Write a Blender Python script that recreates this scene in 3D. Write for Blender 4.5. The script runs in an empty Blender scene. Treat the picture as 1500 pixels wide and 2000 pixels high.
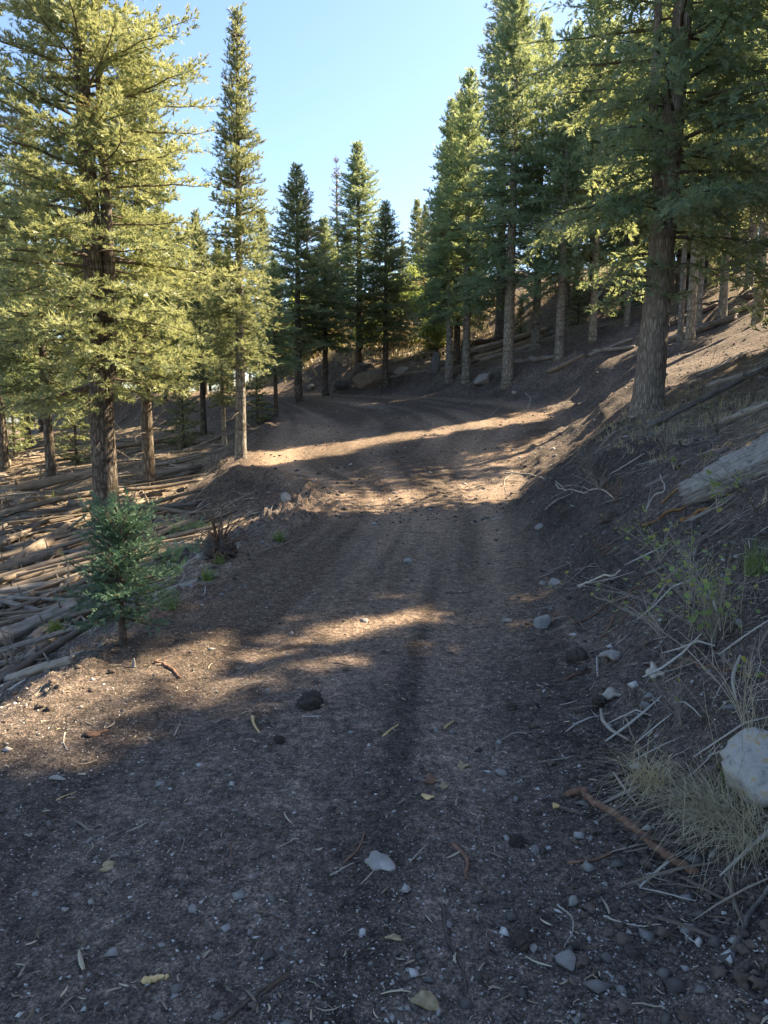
import bpy, bmesh, math, random
import numpy as np
from mathutils import Vector

# ------------------------------------------------------------------ camera, sky, sun, exposure
scene = bpy.context.scene
COL = scene.collection
PITCH = math.radians(8.0)
EYE = np.array([0.0, 0.0, 1.6])
FPX = 1428.0                      # focal length in pixels of the 1500 x 2000 photograph
cam_data = bpy.data.cameras.new('camera')
cam_data.sensor_fit = 'VERTICAL'
cam_data.sensor_height = 36.0
cam_data.lens = 36.0 * FPX / 2000.0
cam_data.clip_start = 0.05
cam_data.clip_end = 3000.0
cam = bpy.data.objects.new('camera', cam_data)
COL.objects.link(cam)
cam.location = EYE
cam.rotation_euler = (math.pi / 2 - PITCH, 0, 0)
scene.camera = cam

SUN_AZ = math.radians(60.0)       # clockwise from +Y (the view axis)
SUN_EL = math.radians(42.0)
world = bpy.data.worlds.new('World')
scene.world = world
world.use_nodes = True
wn = world.node_tree.nodes
sky = wn.new('ShaderNodeTexSky')
sky.sky_type = 'NISHITA'
sky.sun_disc = False
sky.sun_elevation = SUN_EL
sky.sun_rotation = SUN_AZ
sky.altitude = 0
sky.air_density = 1.0
sky.dust_density = 0.8
sky.ozone_density = 2.5
wn['Background'].inputs['Strength'].default_value = 0.068
world.node_tree.links.new(sky.outputs[0], wn['Background'].inputs['Color'])

sun_data = bpy.data.lights.new('sun', 'SUN')
sun_data.energy = 5.0
sun_data.angle = math.radians(0.53)
sun_data.color = (1.0, 0.83, 0.58)
sun = bpy.data.objects.new('sun', sun_data)
COL.objects.link(sun)
SUND = Vector((math.sin(SUN_AZ) * math.cos(SUN_EL), math.cos(SUN_AZ) * math.cos(SUN_EL), math.sin(SUN_EL)))
sun.rotation_euler = SUND.to_track_quat('Z', 'Y').to_euler()
sun.location = (30, 20, 30)

vs = scene.view_settings
vs.view_transform = 'Standard'
vs.look = 'None'
vs.exposure = 2.25
vs.gamma = 1.0
vs.use_curve_mapping = False
scene.cycles.max_bounces = 6
scene.cycles.diffuse_bounces = 4
scene.cycles.transmission_bounces = 4
scene.cycles.transparent_max_bounces = 4

# ------------------------------------------------------------------ helpers
def hash2(ix, iy, seed):
    h = (ix.astype(np.int64) * 374761393 + iy.astype(np.int64) * 668265263 + seed * 1442695041) & 0xffffffff
    h = ((h ^ (h >> 13)) * 1274126177) & 0xffffffff
    h = h ^ (h >> 16)
    return (h & 0xffff) / 65535.0

def noise2(x, y, seed=0):
    x = np.asarray(x, float); y = np.asarray(y, float)
    ix = np.floor(x); iy = np.floor(y)
    fx = x - ix; fy = y - iy
    ux = fx * fx * (3 - 2 * fx); uy = fy * fy * (3 - 2 * fy)
    a = hash2(ix, iy, seed); b = hash2(ix + 1, iy, seed)
    c = hash2(ix, iy + 1, seed); d = hash2(ix + 1, iy + 1, seed)
    return (a * (1 - ux) + b * ux) * (1 - uy) + (c * (1 - ux) + d * ux) * uy - 0.5

def fbm(x, y, seed=0, octv=4, gain=0.5):
    s = 0; a = 1.0
    for i in range(octv):
        s = s + a * noise2(np.asarray(x) * 2 ** i + 17.3 * i, np.asarray(y) * 2 ** i - 9.1 * i, seed + i)
        a *= gain
    return s

def sstep(a, b, x):
    t = np.clip((x - a) / (b - a), 0, 1)
    return t * t * (3 - 2 * t)

def link(o, parent=None):
    COL.objects.link(o)
    if parent is not None:
        o.parent = parent
    return o

def make_mesh(name, V, F4=None, F3=None, tint=None, smooth=False, mat=None):
    me = bpy.data.meshes.new(name)
    V = np.asarray(V, np.float32).reshape(-1, 3)
    F4 = np.zeros((0, 4), np.int32) if F4 is None else np.asarray(F4, np.int32).reshape(-1, 4)
    F3 = np.zeros((0, 3), np.int32) if F3 is None else np.asarray(F3, np.int32).reshape(-1, 3)
    n4, n3 = len(F4), len(F3)
    me.vertices.add(len(V))
    me.vertices.foreach_set('co', V.ravel())
    me.loops.add(n4 * 4 + n3 * 3)
    me.loops.foreach_set('vertex_index', np.concatenate([F4.ravel(), F3.ravel()]))
    me.polygons.add(n4 + n3)
    me.polygons.foreach_set('loop_start', np.concatenate([np.arange(n4) * 4, n4 * 4 + np.arange(n3) * 3]).astype(np.int32))
    if smooth:
        me.polygons.foreach_set('use_smooth', np.ones(n4 + n3, bool))
    me.update(calc_edges=True)
    if tint is not None:
        at = me.attributes.new('tint', 'FLOAT', 'FACE')
        at.data.foreach_set('value', np.asarray(tint, np.float32))
    if mat is not None:
        me.materials.append(mat)
    return me

def obj(name, me, parent=None, loc=(0, 0, 0), rot=(0, 0, 0), scale=None):
    o = bpy.data.objects.new(name, me)
    o.location = loc
    o.rotation_euler = rot
    if scale is not None:
        o.scale = (scale,) * 3 if np.isscalar(scale) else scale
    return link(o, parent)

def tag(o, label=None, cat=None, group=None, kind=None):
    if label: o['label'] = label
    if cat: o['category'] = cat
    if group: o['group'] = group
    if kind: o['kind'] = kind
    return o

def empty(name, loc=(0, 0, 0), rz=0.0, scale=1.0):
    o = bpy.data.objects.new(name, None)
    o.empty_display_size = 0.2
    o.location = loc
    o.rotation_euler = (0, 0, rz)
    o.scale = (scale,) * 3 if np.isscalar(scale) else scale
    return link(o)

class Geo:
    """collects vertices and faces of one mesh"""
    def __init__(s):
        s.V = []; s.Q = []; s.T = []; s.tq = []; s.tt = []; s.n = 0
    def add(s, V, Q=None, T=None, tint=0.5):
        V = np.asarray(V, float).reshape(-1, 3)
        if Q is not None and len(Q):
            Q = np.asarray(Q).reshape(-1, 4); s.Q.append(Q + s.n); s.tq.append(np.broadcast_to(tint, (len(Q),)))
        if T is not None and len(T):
            T = np.asarray(T).reshape(-1, 3); s.T.append(T + s.n); s.tt.append(np.broadcast_to(tint, (len(T),)))
        s.V.append(V); s.n += len(V)
    def mesh(s, name, mat, smooth=False):
        V = np.concatenate(s.V)
        Q = np.concatenate(s.Q) if s.Q else None
        T = np.concatenate(s.T) if s.T else None
        tint = np.concatenate(s.tq + s.tt)
        return make_mesh(name, V, Q, T, tint, smooth, mat)

def tube(P, R, sides=6, cap=True, rough=0.0, seed=0):
    """swept tube along P with radii R; returns V, Q, T"""
    P = np.asarray(P, float); n = len(P)
    R = np.broadcast_to(np.asarray(R, float), (n,))
    T = np.gradient(P, axis=0)
    T /= np.linalg.norm(T, axis=1)[:, None] + 1e-12
    ref = np.array([0, 0, 1.0]) if abs(T[:, 2]).mean() < 0.8 else np.array([1.0, 0, 0])
    A = np.cross(T, ref); A /= np.linalg.norm(A, axis=1)[:, None] + 1e-12
    B = np.cross(A, T)
    th = np.arange(sides) * 2 * math.pi / sides
    c, s_ = np.cos(th), np.sin(th)
    rr = R[:, None] * np.ones((1, sides))
    if rough:
        ii, jj = np.meshgrid(np.arange(n), np.arange(sides), indexing='ij')
        ring = hash2(ii, jj, seed) - .5
        col = hash2(jj * 0 + 3, jj, seed + 5) - .5
        rr = rr * (1 + rough * (ring + col))
    V = P[:, None, :] + rr[:, :, None] * (c[None, :, None] * A[:, None, :] + s_[None, :, None] * B[:, None, :])
    i = np.arange(n - 1)[:, None]; j = np.arange(sides)[None, :]
    a = i * sides + j; b = i * sides + (j + 1) % sides
    Q = np.stack([a, a + sides, b + sides, b], -1).reshape(-1, 4)
    V = V.reshape(-1, 3); Tt = []
    if cap:
        k = len(V)
        V = np.concatenate([V, P[:1], P[-1:]])
        for jj in range(sides):
            j2 = (jj + 1) % sides
            Tt.append([k, jj, j2]); Tt.append([k + 1, (n - 1) * sides + j2, (n - 1) * sides + jj])
    return V, Q, np.array(Tt).reshape(-1, 3)

def unit(v):
    v = np.asarray(v, float)
    return v / (np.linalg.norm(v, axis=-1, keepdims=True) + 1e-12)

def smooth_path(pts, n):
    """Catmull-Rom through pts, n samples"""
    P = np.asarray(pts, float)
    if len(P) == 2:
        t = np.linspace(0, 1, n)[:, None]
        return P[0] * (1 - t) + P[1] * t
    E = np.concatenate([[2 * P[0] - P[1]], P, [2 * P[-1] - P[-2]]])
    out = []
    for u in np.linspace(0, len(P) - 1 - 1e-6, n):
        i = int(u); f = u - i
        a, b, c, d = E[i], E[i + 1], E[i + 2], E[i + 3]
        out.append(0.5 * ((2 * b) + (c - a) * f + (2 * a - 5 * b + 4 * c - d) * f * f + (3 * b - a - 3 * c + d) * f ** 3))
    return np.array(out)

# ------------------------------------------------------------------ materials
def new_mat(name):
    m = bpy.data.materials.new(name)
    m.use_nodes = True
    nt = m.node_tree
    nt.nodes.clear()
    out = nt.nodes.new('ShaderNodeOutputMaterial')
    return m, nt, out

def N(nt, kind, **kw):
    n = nt.nodes.new(kind)
    for k, v in kw.items():
        if k in ('inputs',):
            for kk, vv in v.items():
                n.inputs[kk].default_value = vv
        else:
            setattr(n, k, v)
    return n

def ramp(nt, stops, interp='LINEAR'):
    r = nt.nodes.new('ShaderNodeValToRGB')
    r.color_ramp.interpolation = interp
    e = r.color_ramp.elements
    while len(e) < len(stops):
        e.new(0.5)
    for el, (p, c) in zip(e, stops):
        el.position = p
        el.color = (*c, 1) if len(c) == 3 else c
    return r

def mixc(nt, fac, a, b, blend='MIX'):
    m = nt.nodes.new('ShaderNodeMix')
    m.data_type = 'RGBA'; m.blend_type = blend
    for sock, v in ((m.inputs[0], fac), (m.inputs[6], a), (m.inputs[7], b)):
        if hasattr(v, 'is_linked'):
            nt.links.new(v, sock)
        else:
            sock.default_value = v if np.isscalar(v) else (*v, 1)
    return m.outputs[2]

def noise(nt, scale, detail=4, rough=0.6, coord='Object', vec_scale=None, dist=0.0):
    tc = N(nt, 'ShaderNodeTexCoord')
    src = tc.outputs[coord]
    if vec_scale is not None:
        mp = N(nt, 'ShaderNodeMapping'); mp.inputs['Scale'].default_value = vec_scale
        nt.links.new(src, mp.inputs[0]); src = mp.outputs[0]
    n = N(nt, 'ShaderNodeTexNoise', inputs={'Scale': scale, 'Detail': detail, 'Roughness': rough, 'Distortion': dist})
    nt.links.new(src, n.inputs['Vector'])
    return n.outputs['Fac']

def needle_mat(name, c_lo, c_hi, c_trans, rust=(0.20, 0.085, 0.03), trans=0.34, spec=0.4):
    """needles: diffuse + translucent, tinted shoot by shoot, tint above .97 is a dead rust shoot"""
    m, nt, out = new_mat(name)
    at = N(nt, 'ShaderNodeAttribute', attribute_name='tint')
    r = ramp(nt, [(0.0, c_lo), (0.93, c_hi), (0.965, rust)])
    nt.links.new(at.outputs['Fac'], r.inputs[0])
    oi = N(nt, 'ShaderNodeObjectInfo')
    v = ramp(nt, [(0, (0.82, 0.86, 0.9)), (1, (1.12, 1.08, 0.95))])
    nt.links.new(oi.outputs['Random'], v.inputs[0])
    col = mixc(nt, 1.0, r.outputs[0], v.outputs[0], 'MULTIPLY')
    tr = mixc(nt, 0.55, col, c_trans)
    d = N(nt, 'ShaderNodeBsdfPrincipled', inputs={'Roughness': 0.42})
    d.inputs['Specular IOR Level'].default_value = spec
    nt.links.new(col, d.inputs['Base Color'])
    t = N(nt, 'ShaderNodeBsdfTranslucent')
    nt.links.new(tr, t.inputs['Color'])
    mx = N(nt, 'ShaderNodeMixShader', inputs={0: trans})
    nt.links.new(d.outputs[0], mx.inputs[1]); nt.links.new(t.outputs[0], mx.inputs[2])
    nt.links.new(mx.outputs[0], out.inputs[0])
    return m

def surf_mat(name, stops, scale=6, detail=5, rough=0.85, bump=0.3, bscale=30, vec=None, bvec=None, spec=0.3, dist_=0.004, tintmix=None):
    m, nt, out = new_mat(name)
    f = noise(nt, scale, detail, 0.65, 'Object', vec)
    r = ramp(nt, stops)
    nt.links.new(f, r.inputs[0])
    col = r.outputs[0]
    if tintmix is not None:
        at = N(nt, 'ShaderNodeAttribute', attribute_name='tint')
        r2 = ramp(nt, tintmix)
        nt.links.new(at.outputs['Fac'], r2.inputs[0])
        col = mixc(nt, 1.0, col, r2.outputs[0], 'MULTIPLY')
    oi = N(nt, 'ShaderNodeObjectInfo')
    v = ramp(nt, [(0, (0.55, 0.54, 0.54)), (1, (1.25, 1.2, 1.12))] if 'log' in name else [(0, (0.75, 0.75, 0.77)), (1, (1.2, 1.17, 1.12))])
    nt.links.new(oi.outputs['Random'], v.inputs[0])
    col = mixc(nt, 1.0, col, v.outputs[0], 'MULTIPLY')
    b = N(nt, 'ShaderNodeBsdfPrincipled', inputs={'Roughness': rough})
    b.inputs['Specular IOR Level'].default_value = spec
    nt.links.new(col, b.inputs['Base Color'])
    if bump:
        bf = noise(nt, bscale, 6, 0.7, 'Object', bvec or vec)
        bn = N(nt, 'ShaderNodeBump', inputs={'Strength': bump, 'Distance': dist_})
        nt.links.new(bf, bn.inputs['Height'])
        nt.links.new(bn.outputs[0], b.inputs['Normal'])
    nt.links.new(b.outputs[0], out.inputs[0])
    return m

M = {}
M['fir'] = needle_mat('fir_needles', (0.065, 0.115, 0.06), (0.33, 0.365, 0.19), (0.62, 0.62, 0.26), trans=0.40)
M['fir_blue'] = needle_mat('blue_fir_needles', (0.135, 0.24, 0.18), (0.25, 0.345, 0.235), (0.60, 0.62, 0.22), trans=0.50)
M['doug'] = needle_mat('douglas_needles', (0.125, 0.22, 0.165), (0.23, 0.31, 0.205), (0.62, 0.63, 0.20), trans=0.50)
M['juniper'] = needle_mat('juniper_needles', (0.085, 0.155, 0.11), (0.155, 0.24, 0.17), (0.12, 0.24, 0.12), trans=0.2, spec=0.12)
M['dead_needles'] = needle_mat('dead_needles', (0.16, 0.075, 0.035), (0.30, 0.15, 0.07), (0.35, 0.16, 0.06), trans=0.25)
M['leaf'] = needle_mat('shrub_leaf', (0.14, 0.22, 0.065), (0.28, 0.36, 0.12), (0.55, 0.58, 0.15), rust=(0.35, 0.30, 0.05), trans=0.5)
M['grass_dry'] = needle_mat('dry_grass', (0.34, 0.27, 0.16), (0.56, 0.48, 0.31), (0.45, 0.36, 0.16), rust=(0.3, 0.22, 0.1), trans=0.25)
M['grass_green'] = needle_mat('green_grass', (0.10, 0.16, 0.045), (0.19, 0.25, 0.07), (0.35, 0.42, 0.08), rust=(0.35, 0.30, 0.14))
M['bark_pale'] = None
def bark_mat(name, c0, c1, c2, ring=0.0, furrow=1.0, vs_=(18, 18, 3.0)):
    m, nt, out = new_mat(name)
    tc = N(nt, 'ShaderNodeTexCoord')
    mp = N(nt, 'ShaderNodeMapping'); mp.inputs['Scale'].default_value = vs_
    nt.links.new(tc.outputs['Object'], mp.inputs[0])
    vo = N(nt, 'ShaderNodeTexVoronoi', feature='DISTANCE_TO_EDGE', inputs={'Scale': 1.0, 'Randomness': 1.0})
    nz = N(nt, 'ShaderNodeTexNoise', inputs={'Scale': 1.2, 'Detail': 5, 'Roughness': 0.65})
    nt.links.new(mp.outputs[0], nz.inputs['Vector'])
    add = N(nt, 'ShaderNodeVectorMath', operation='MULTIPLY_ADD')
    nt.links.new(nz.outputs['Color'], add.inputs[0]); add.inputs[1].default_value = (1.5, 1.5, 1.5)
    nt.links.new(mp.outputs[0], add.inputs[2])
    nt.links.new(add.outputs[0], vo.inputs['Vector'])
    f = N(nt, 'ShaderNodeMath', operation='MULTIPLY', inputs={1: 2.6}); nt.links.new(vo.outputs['Distance'], f.inputs[0])
    f.use_clamp = True
    n2 = noise(nt, 2.5, 6, 0.7)
    base = mixc(nt, n2, c1, c2)
    col = mixc(nt, f.outputs[0], c0, base)
    h = f.outputs[0]
    if ring:
        mp2 = N(nt, 'ShaderNodeMapping'); mp2.inputs['Scale'].default_value = (1.2, 1.2, 9.0)
        nt.links.new(tc.outputs['Object'], mp2.inputs[0])
        n3 = N(nt, 'ShaderNodeTexNoise', inputs={'Scale': 1.0, 'Detail': 3, 'Roughness': 0.5}); nt.links.new(mp2.outputs[0], n3.inputs['Vector'])
        rr = ramp(nt, [(0.38, (0.35, 0.33, 0.30)), (0.46, (1, 1, 1))]); nt.links.new(n3.outputs['Fac'], rr.inputs[0])
        col = mixc(nt, ring, col, mixc(nt, 1.0, col, rr.outputs[0], 'MULTIPLY'))
    oi = N(nt, 'ShaderNodeObjectInfo')
    v = ramp(nt, [(0, (0.75, 0.76, 0.8)), (1, (1.2, 1.15, 1.05))]); nt.links.new(oi.outputs['Random'], v.inputs[0])
    col = mixc(nt, 1.0, col, v.outputs[0], 'MULTIPLY')
    b = N(nt, 'ShaderNodeBsdfPrincipled', inputs={'Roughness': 0.9}); b.inputs['Specular IOR Level'].default_value = 0.2
    nt.links.new(col, b.inputs['Base Color'])
    bn = N(nt, 'ShaderNodeBump', inputs={'Strength': 0.8 * furrow, 'Distance': 0.02}); nt.links.new(h, bn.inputs['Height'])
    nt.links.new(bn.outputs[0], b.inputs['Normal'])
    nt.links.new(b.outputs[0], out.inputs[0])
    return m
M['bark_pale'] = bark_mat('pale_fir_bark', (0.15, 0.13, 0.105), (0.30, 0.275, 0.235), (0.46, 0.43, 0.37), ring=0.7, furrow=0.4, vs_=(14, 14, 5))
M['bark_fir'] = bark_mat('fir_bark', (0.06, 0.045, 0.035), (0.19, 0.16, 0.13), (0.30, 0.26, 0.21), ring=0.5, furrow=0.8, vs_=(16, 16, 4))
M['bark_doug'] = bark_mat('furrowed_bark', (0.13, 0.11, 0.09), (0.32, 0.275, 0.23), (0.48, 0.425, 0.36), ring=0.25, furrow=0.9, vs_=(26, 26, 4))
M['dry_leaf'] = surf_mat('dry_leaf', [(0.3, (0.20, 0.15, 0.08)), (0.7, (0.40, 0.33, 0.20))], scale=40, bump=0.6, bscale=80)
M['twig'] = surf_mat('dead_twig', [(0.3, (0.10, 0.085, 0.07)), (0.7, (0.22, 0.19, 0.16))], scale=20, bump=0)
M['branch'] = surf_mat('living_branch', [(0.3, (0.07, 0.055, 0.042)), (0.7, (0.17, 0.14, 0.11))], scale=20, bump=0)
M['log_grey'] = surf_mat('weathered_log', [(0.25, (0.09, 0.076, 0.066)), (0.5, (0.23, 0.205, 0.18)), (0.75, (0.38, 0.35, 0.315))], scale=3, vec=(1.2, 9, 9), bump=0.7, bscale=8, dist_=0.02)
M['log_silver'] = surf_mat('silver_log', [(0.28, (0.05, 0.04, 0.034)), (0.36, (0.28, 0.255, 0.23)), (0.5, (0.50, 0.475, 0.44)), (0.7, (0.62, 0.595, 0.56))], scale=2.2, vec=(1.0, 24, 24), bump=1.0, bscale=2.2, dist_=0.05)
M['log_brown'] = surf_mat('brown_log', [(0.25, (0.08, 0.062, 0.049)), (0.5, (0.21, 0.168, 0.13)), (0.75, (0.35, 0.30, 0.24))], scale=3, vec=(1.2, 9, 9), bump=0.7, bscale=8, dist_=0.02)
M['wood_fresh'] = surf_mat('fresh_wood', [(0.3, (0.45, 0.30, 0.13)), (0.7, (0.62, 0.47, 0.24))], scale=8, vec=(1, 8, 8), bump=0.3)
M['wood_rot'] = surf_mat('rotten_wood', [(0.3, (0.16, 0.07, 0.025)), (0.7, (0.42, 0.23, 0.09))], scale=12, vec=(1, 4, 4), bump=0.8, bscale=18, dist_=0.02)
M['root'] = surf_mat('red_root', [(0.3, (0.10, 0.055, 0.037)), (0.7, (0.22, 0.125, 0.083))], scale=30, bump=0.6, bscale=90)
M['stick_dark'] = surf_mat('dark_stick', [(0.3, (0.05, 0.038, 0.03)), (0.7, (0.13, 0.10, 0.08))], scale=30, bump=0.5, bscale=90)
M['stick_pale'] = surf_mat('pale_stick', [(0.3, (0.26, 0.22, 0.17)), (0.7, (0.45, 0.41, 0.35))], scale=25, bump=0.4, bscale=80)
M['rock'] = surf_mat('grey_rock', [(0.3, (0.16, 0.15, 0.14)), (0.55, (0.27, 0.255, 0.24)), (0.75, (0.40, 0.38, 0.36))], scale=9, bump=0.6, bscale=35, dist_=0.01)
M['rock_pale'] = surf_mat('pale_rock', [(0.3, (0.21, 0.195, 0.18)), (0.6, (0.33, 0.31, 0.285)), (0.8, (0.46, 0.435, 0.41))], scale=12, bump=0.6, bscale=40, dist_=0.008)
M['rock_dark'] = surf_mat('dark_rock', [(0.3, (0.06, 0.058, 0.06)), (0.7, (0.16, 0.155, 0.155))], scale=5, bump=0.6, bscale=20, dist_=0.02)
M['rock_tan'] = surf_mat('tan_rock', [(0.3, (0.17, 0.13, 0.10)), (0.7, (0.30, 0.24, 0.19))], scale=4, bump=0.6, bscale=16, dist_=0.02)
M['rock_lichen'] = surf_mat('lichen_rock', [(0.32, (0.10, 0.09, 0.08)), (0.42, (0.32, 0.30, 0.275)), (0.52, (0.38, 0.36, 0.33)), (0.62, (0.36, 0.25, 0.11)), (0.70, (0.36, 0.34, 0.31))], scale=3.2, bump=0.7, bscale=30, dist_=0.01)
M['clod'] = surf_mat('soil_clod', [(0.3, (0.062, 0.048, 0.039)), (0.7, (0.140, 0.108, 0.087))], scale=20, bump=0.9, bscale=50, dist_=0.01)
M['gravel'] = surf_mat('gravel', [(0.3, (0.7, 0.7, 0.7)), (0.7, (1, 1, 1))], scale=60, bump=0, tintmix=[(0, (0.07, 0.058, 0.050)), (0.55, (0.17, 0.155, 0.14)), (0.85, (0.38, 0.36, 0.335)), (1, (0.62, 0.595, 0.56))])
M['chips'] = surf_mat('wood_chips', [(0.3, (0.8, 0.8, 0.8)), (0.7, (1, 1, 1))], scale=60, bump=0, tintmix=[(0, (0.10, 0.065, 0.04)), (0.45, (0.28, 0.22, 0.15)), (0.8, (0.46, 0.39, 0.28)), (1, (0.62, 0.53, 0.36))])
M['litter'] = surf_mat('litter_twigs', [(0.3, (0.8, 0.8, 0.8)), (0.7, (1, 1, 1))], scale=30, bump=0, tintmix=[(0, (0.07, 0.05, 0.038)), (0.4, (0.20, 0.16, 0.12)), (0.75, (0.33, 0.28, 0.22)), (1, (0.46, 0.42, 0.37))])

# ------------------------------------------------------------------ terrain
RY  = np.array([-60, -10, 0, 9, 12, 14, 17, 20, 24, 28, 32, 40, 60, 120, 400.])
RZ  = np.array([-2.0, -.3, 0, .02, .14, .36, .72, 1.05, 1.52, 1.98, 2.25, 2.4, 2.7, 4, 10.])
XLY = np.array([-60, 0, 3.7, 5.8, 9.4, 11.9, 13.5, 15, 17, 24, 28, 30, 32, 40, 400.])
XLX = np.array([-2.6, -2.5, -2.1, -1.75, -1.25, -.95, -1.5, -2.6, -3.2, -3.8, -4.8, -6.2, -8.5, -18, -18.])
XRY = np.array([-60, 0, 3.9, 5.5, 11.4, 15.4, 18, 20, 23, 26, 28, 29.5, 31, 34, 40, 60, 400.])
XRX = np.array([.9, .95, 1.1, 1.25, 2.0, 2.8, 4.0, 4.7, 4.2, 3.0, 1.8, 0.4, -1.6, -6.5, -16, -20, -20.])
LY  = np.array([-60, 0, 5, 13, 17, 21, 26, 34, 60, 400.])
LZ  = np.array([-1.5, -.5, -.45, -.40, -.20, .25, .80, 1.3, 1.6, 1.6])

def pchip(y, Y, X):
    """smooth 1-d interpolation (linear, box filtered)"""
    s = 0
    for o_ in (-0.9, -0.45, 0, 0.45, 0.9):
        s = s + np.interp(y + o_, Y, X)
    return s / 5

def edges(x, y):
    xl = pchip(y, XLY, XLX); xr = pchip(y, XRY, XRX)
    sr = (pchip(y + .5, XRY, XRX) - pchip(y - .5, XRY, XRX))
    sl = (pchip(y + .5, XLY, XLX) - pchip(y - .5, XLY, XLX))
    wob = fbm(x * .35, y * .35, 41, 3) * .5
    wobf = fbm(x * 1.7, y * 1.7, 47, 3) * .22
    dl = (xl - x) / np.sqrt(1 + sl * sl) + (wob + wobf) * .8
    dr = (x - xr) / np.sqrt(1 + sr * sr) + (wob + wobf) * .8
    return dl, dr

def terrain(x, y, fine=True):
    x = np.asarray(x, float); y = np.asarray(y, float)
    dl, dr = edges(x, y)
    zr = pchip(y, RY, RZ)
    # left: fill slope down to the log-strewn ground
    zl = pchip(y, LY, LZ) - .07 * np.maximum(0, -x - 5) - .10 * np.maximum(0, -x - 14) + .04 * np.maximum(0, -x - 40)
    zl = zl - .17 * np.clip(-x - 2.4, 0, 9) * (1 - sstep(9, 17, y)) * sstep(-8, 2, y)
    far = sstep(34, 60, y)
    zl = zl + far * .05 * (y - 34)
    wl = 1.5 + .6 * noise2(y * .3, x * 0 + 3, 8)
    t = sstep(0, 1, dl / wl)
    zr = zr + .085 * np.clip(x - .5, -3.0, 4.5) * sstep(12, 17, y) * (1 - sstep(27, 31, y))
    berm = .06 * np.exp(-((dl - .05) / .42) ** 2) * sstep(5.5, 9, y) * (1 - sstep(14.5, 17.5, y)) * (1 + .7 * noise2(y * 1.1, x * .6, 14))
    z = zr * (1 - t) + zl * t + berm
    # right: cut bank, then hillside
    d = np.maximum(np.minimum(dr, np.maximum(.8 * (x + 4) + 1, 0)), 0)
    near = 1 - sstep(6, 12, y)
    soft = sstep(11, 16, y)
    b1 = .72 * np.minimum(d, 1.6) * (sstep(-.2, .5, d + .05) * (1 - soft) + soft * (.30 + .70 * sstep(0, 2.6, d)))
    b2 = .40 * np.clip(d - 1.6, 0, 12) + .30 * np.clip(d - 13.6, 0, 40) + .12 * np.maximum(d - 53, 0)
    b2 = b2 * (.22 + .78 * sstep(-2, 9, x - .12 * np.maximum(y - 28, 0)))
    z = z + np.where(dr > 0, b1 + b2, 0)
    z = z + sstep(-9, -3, x) * (1 - sstep(6, 14, x)) * np.clip(y - 32.5, 0, 15) * .27
    # rough ground
    off = np.clip(np.maximum(sstep(.2, 1.5, dl), sstep(.1, 1.2, dr)), 0, 1)
    z = z + off * (fbm(x * .25, y * .25, 3, 3) * .5 * sstep(1, 5, np.maximum(dl, dr)) + fbm(x * 1.1, y * 1.1, 5, 3) * .16)
    z = z + (1 - off) * (fbm(x * .5, y * .4, 9, 3) * .06)
    # wheel ruts that follow the road
    u = (x - pchip(y, XLY, XLX)) / np.maximum(pchip(y, XRY, XRX) - pchip(y, XLY, XLX), .5)
    rut = np.exp(-((u - .34) / .07) ** 2) + np.exp(-((u - .80) / .07) ** 2)
    z = z - (1 - off) * rut * .035 * (1 - sstep(24, 30, y))
    z = z + (1 - off) * (.010 * noise2(u * 34, y * .5, 15) + .012 * noise2(u * 15, y * .35, 16))
    if fine:
        clL = sstep(-.5, .1, dl) * (1 - sstep(1.4, 2.2, dl)) * sstep(5, 8, y)
        cl = np.clip(np.maximum(sstep(-.25, .3, dr) * (1 - sstep(1.6, 2.6, dr)), sstep(-.3, .1, dl) * (1 - sstep(1.3, 2, dl))), 0, 1)
        lump = np.maximum(0, fbm(x * 6, y * 6, 21, 3)) ** 1.3
        lump2 = np.maximum(0, fbm(x * 11, y * 11, 27, 2)) ** 1.2
        z = z + (.006 + .065 * cl + .07 * clL) * lump * 2.0 + (.05 * cl + .04 * clL) * lump2 + fbm(x * 14, y * 14, 25, 3) * (.007 + .016 * cl + .010 * off)
    return z

def axis(spec):
    """spec: list of (from, to, step at from, step at to)"""
    out = [spec[0][0]]
    for a, b, s0, s1 in spec:
        while out[-1] < b - 1e-6:
            f = (out[-1] - a) / (b - a)
            out.append(min(b, out[-1] + s0 + (s1 - s0) * f))
    return np.array(out)
gx = axis([(-320, -60, 30, 6), (-60, -14, 5, .6), (-14, -4, .5, .09), (-4, -2.2, .09, .04), (-2.2, 2.4, .035, .035), (2.4, 5, .04, .1), (5, 14, .1, .5), (14, 60, .6, 5), (60, 320, 6, 30)])
gy = axis([(-80, -4, 10, 1), (-4, .8, .6, .1), (.8, 4.5, .022, .034), (4.5, 9, .03, .055), (9, 16, .055, .10), (16, 34, .10, .3), (34, 80, .35, 4), (80, 400, 6, 40)])
GX, GY = np.meshgrid(gx, gy)
GZ = terrain(GX, GY)
nx, ny = len(gx), len(gy)
ii = np.arange(ny - 1)[:, None] * nx + np.arange(nx - 1)[None, :]
ground_me = make_mesh('ground', np.stack([GX, GY, GZ], -1).reshape(-1, 3), np.stack([ii, ii + 1, ii + nx + 1, ii + nx], -1).reshape(-1, 4), smooth=True)
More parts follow.
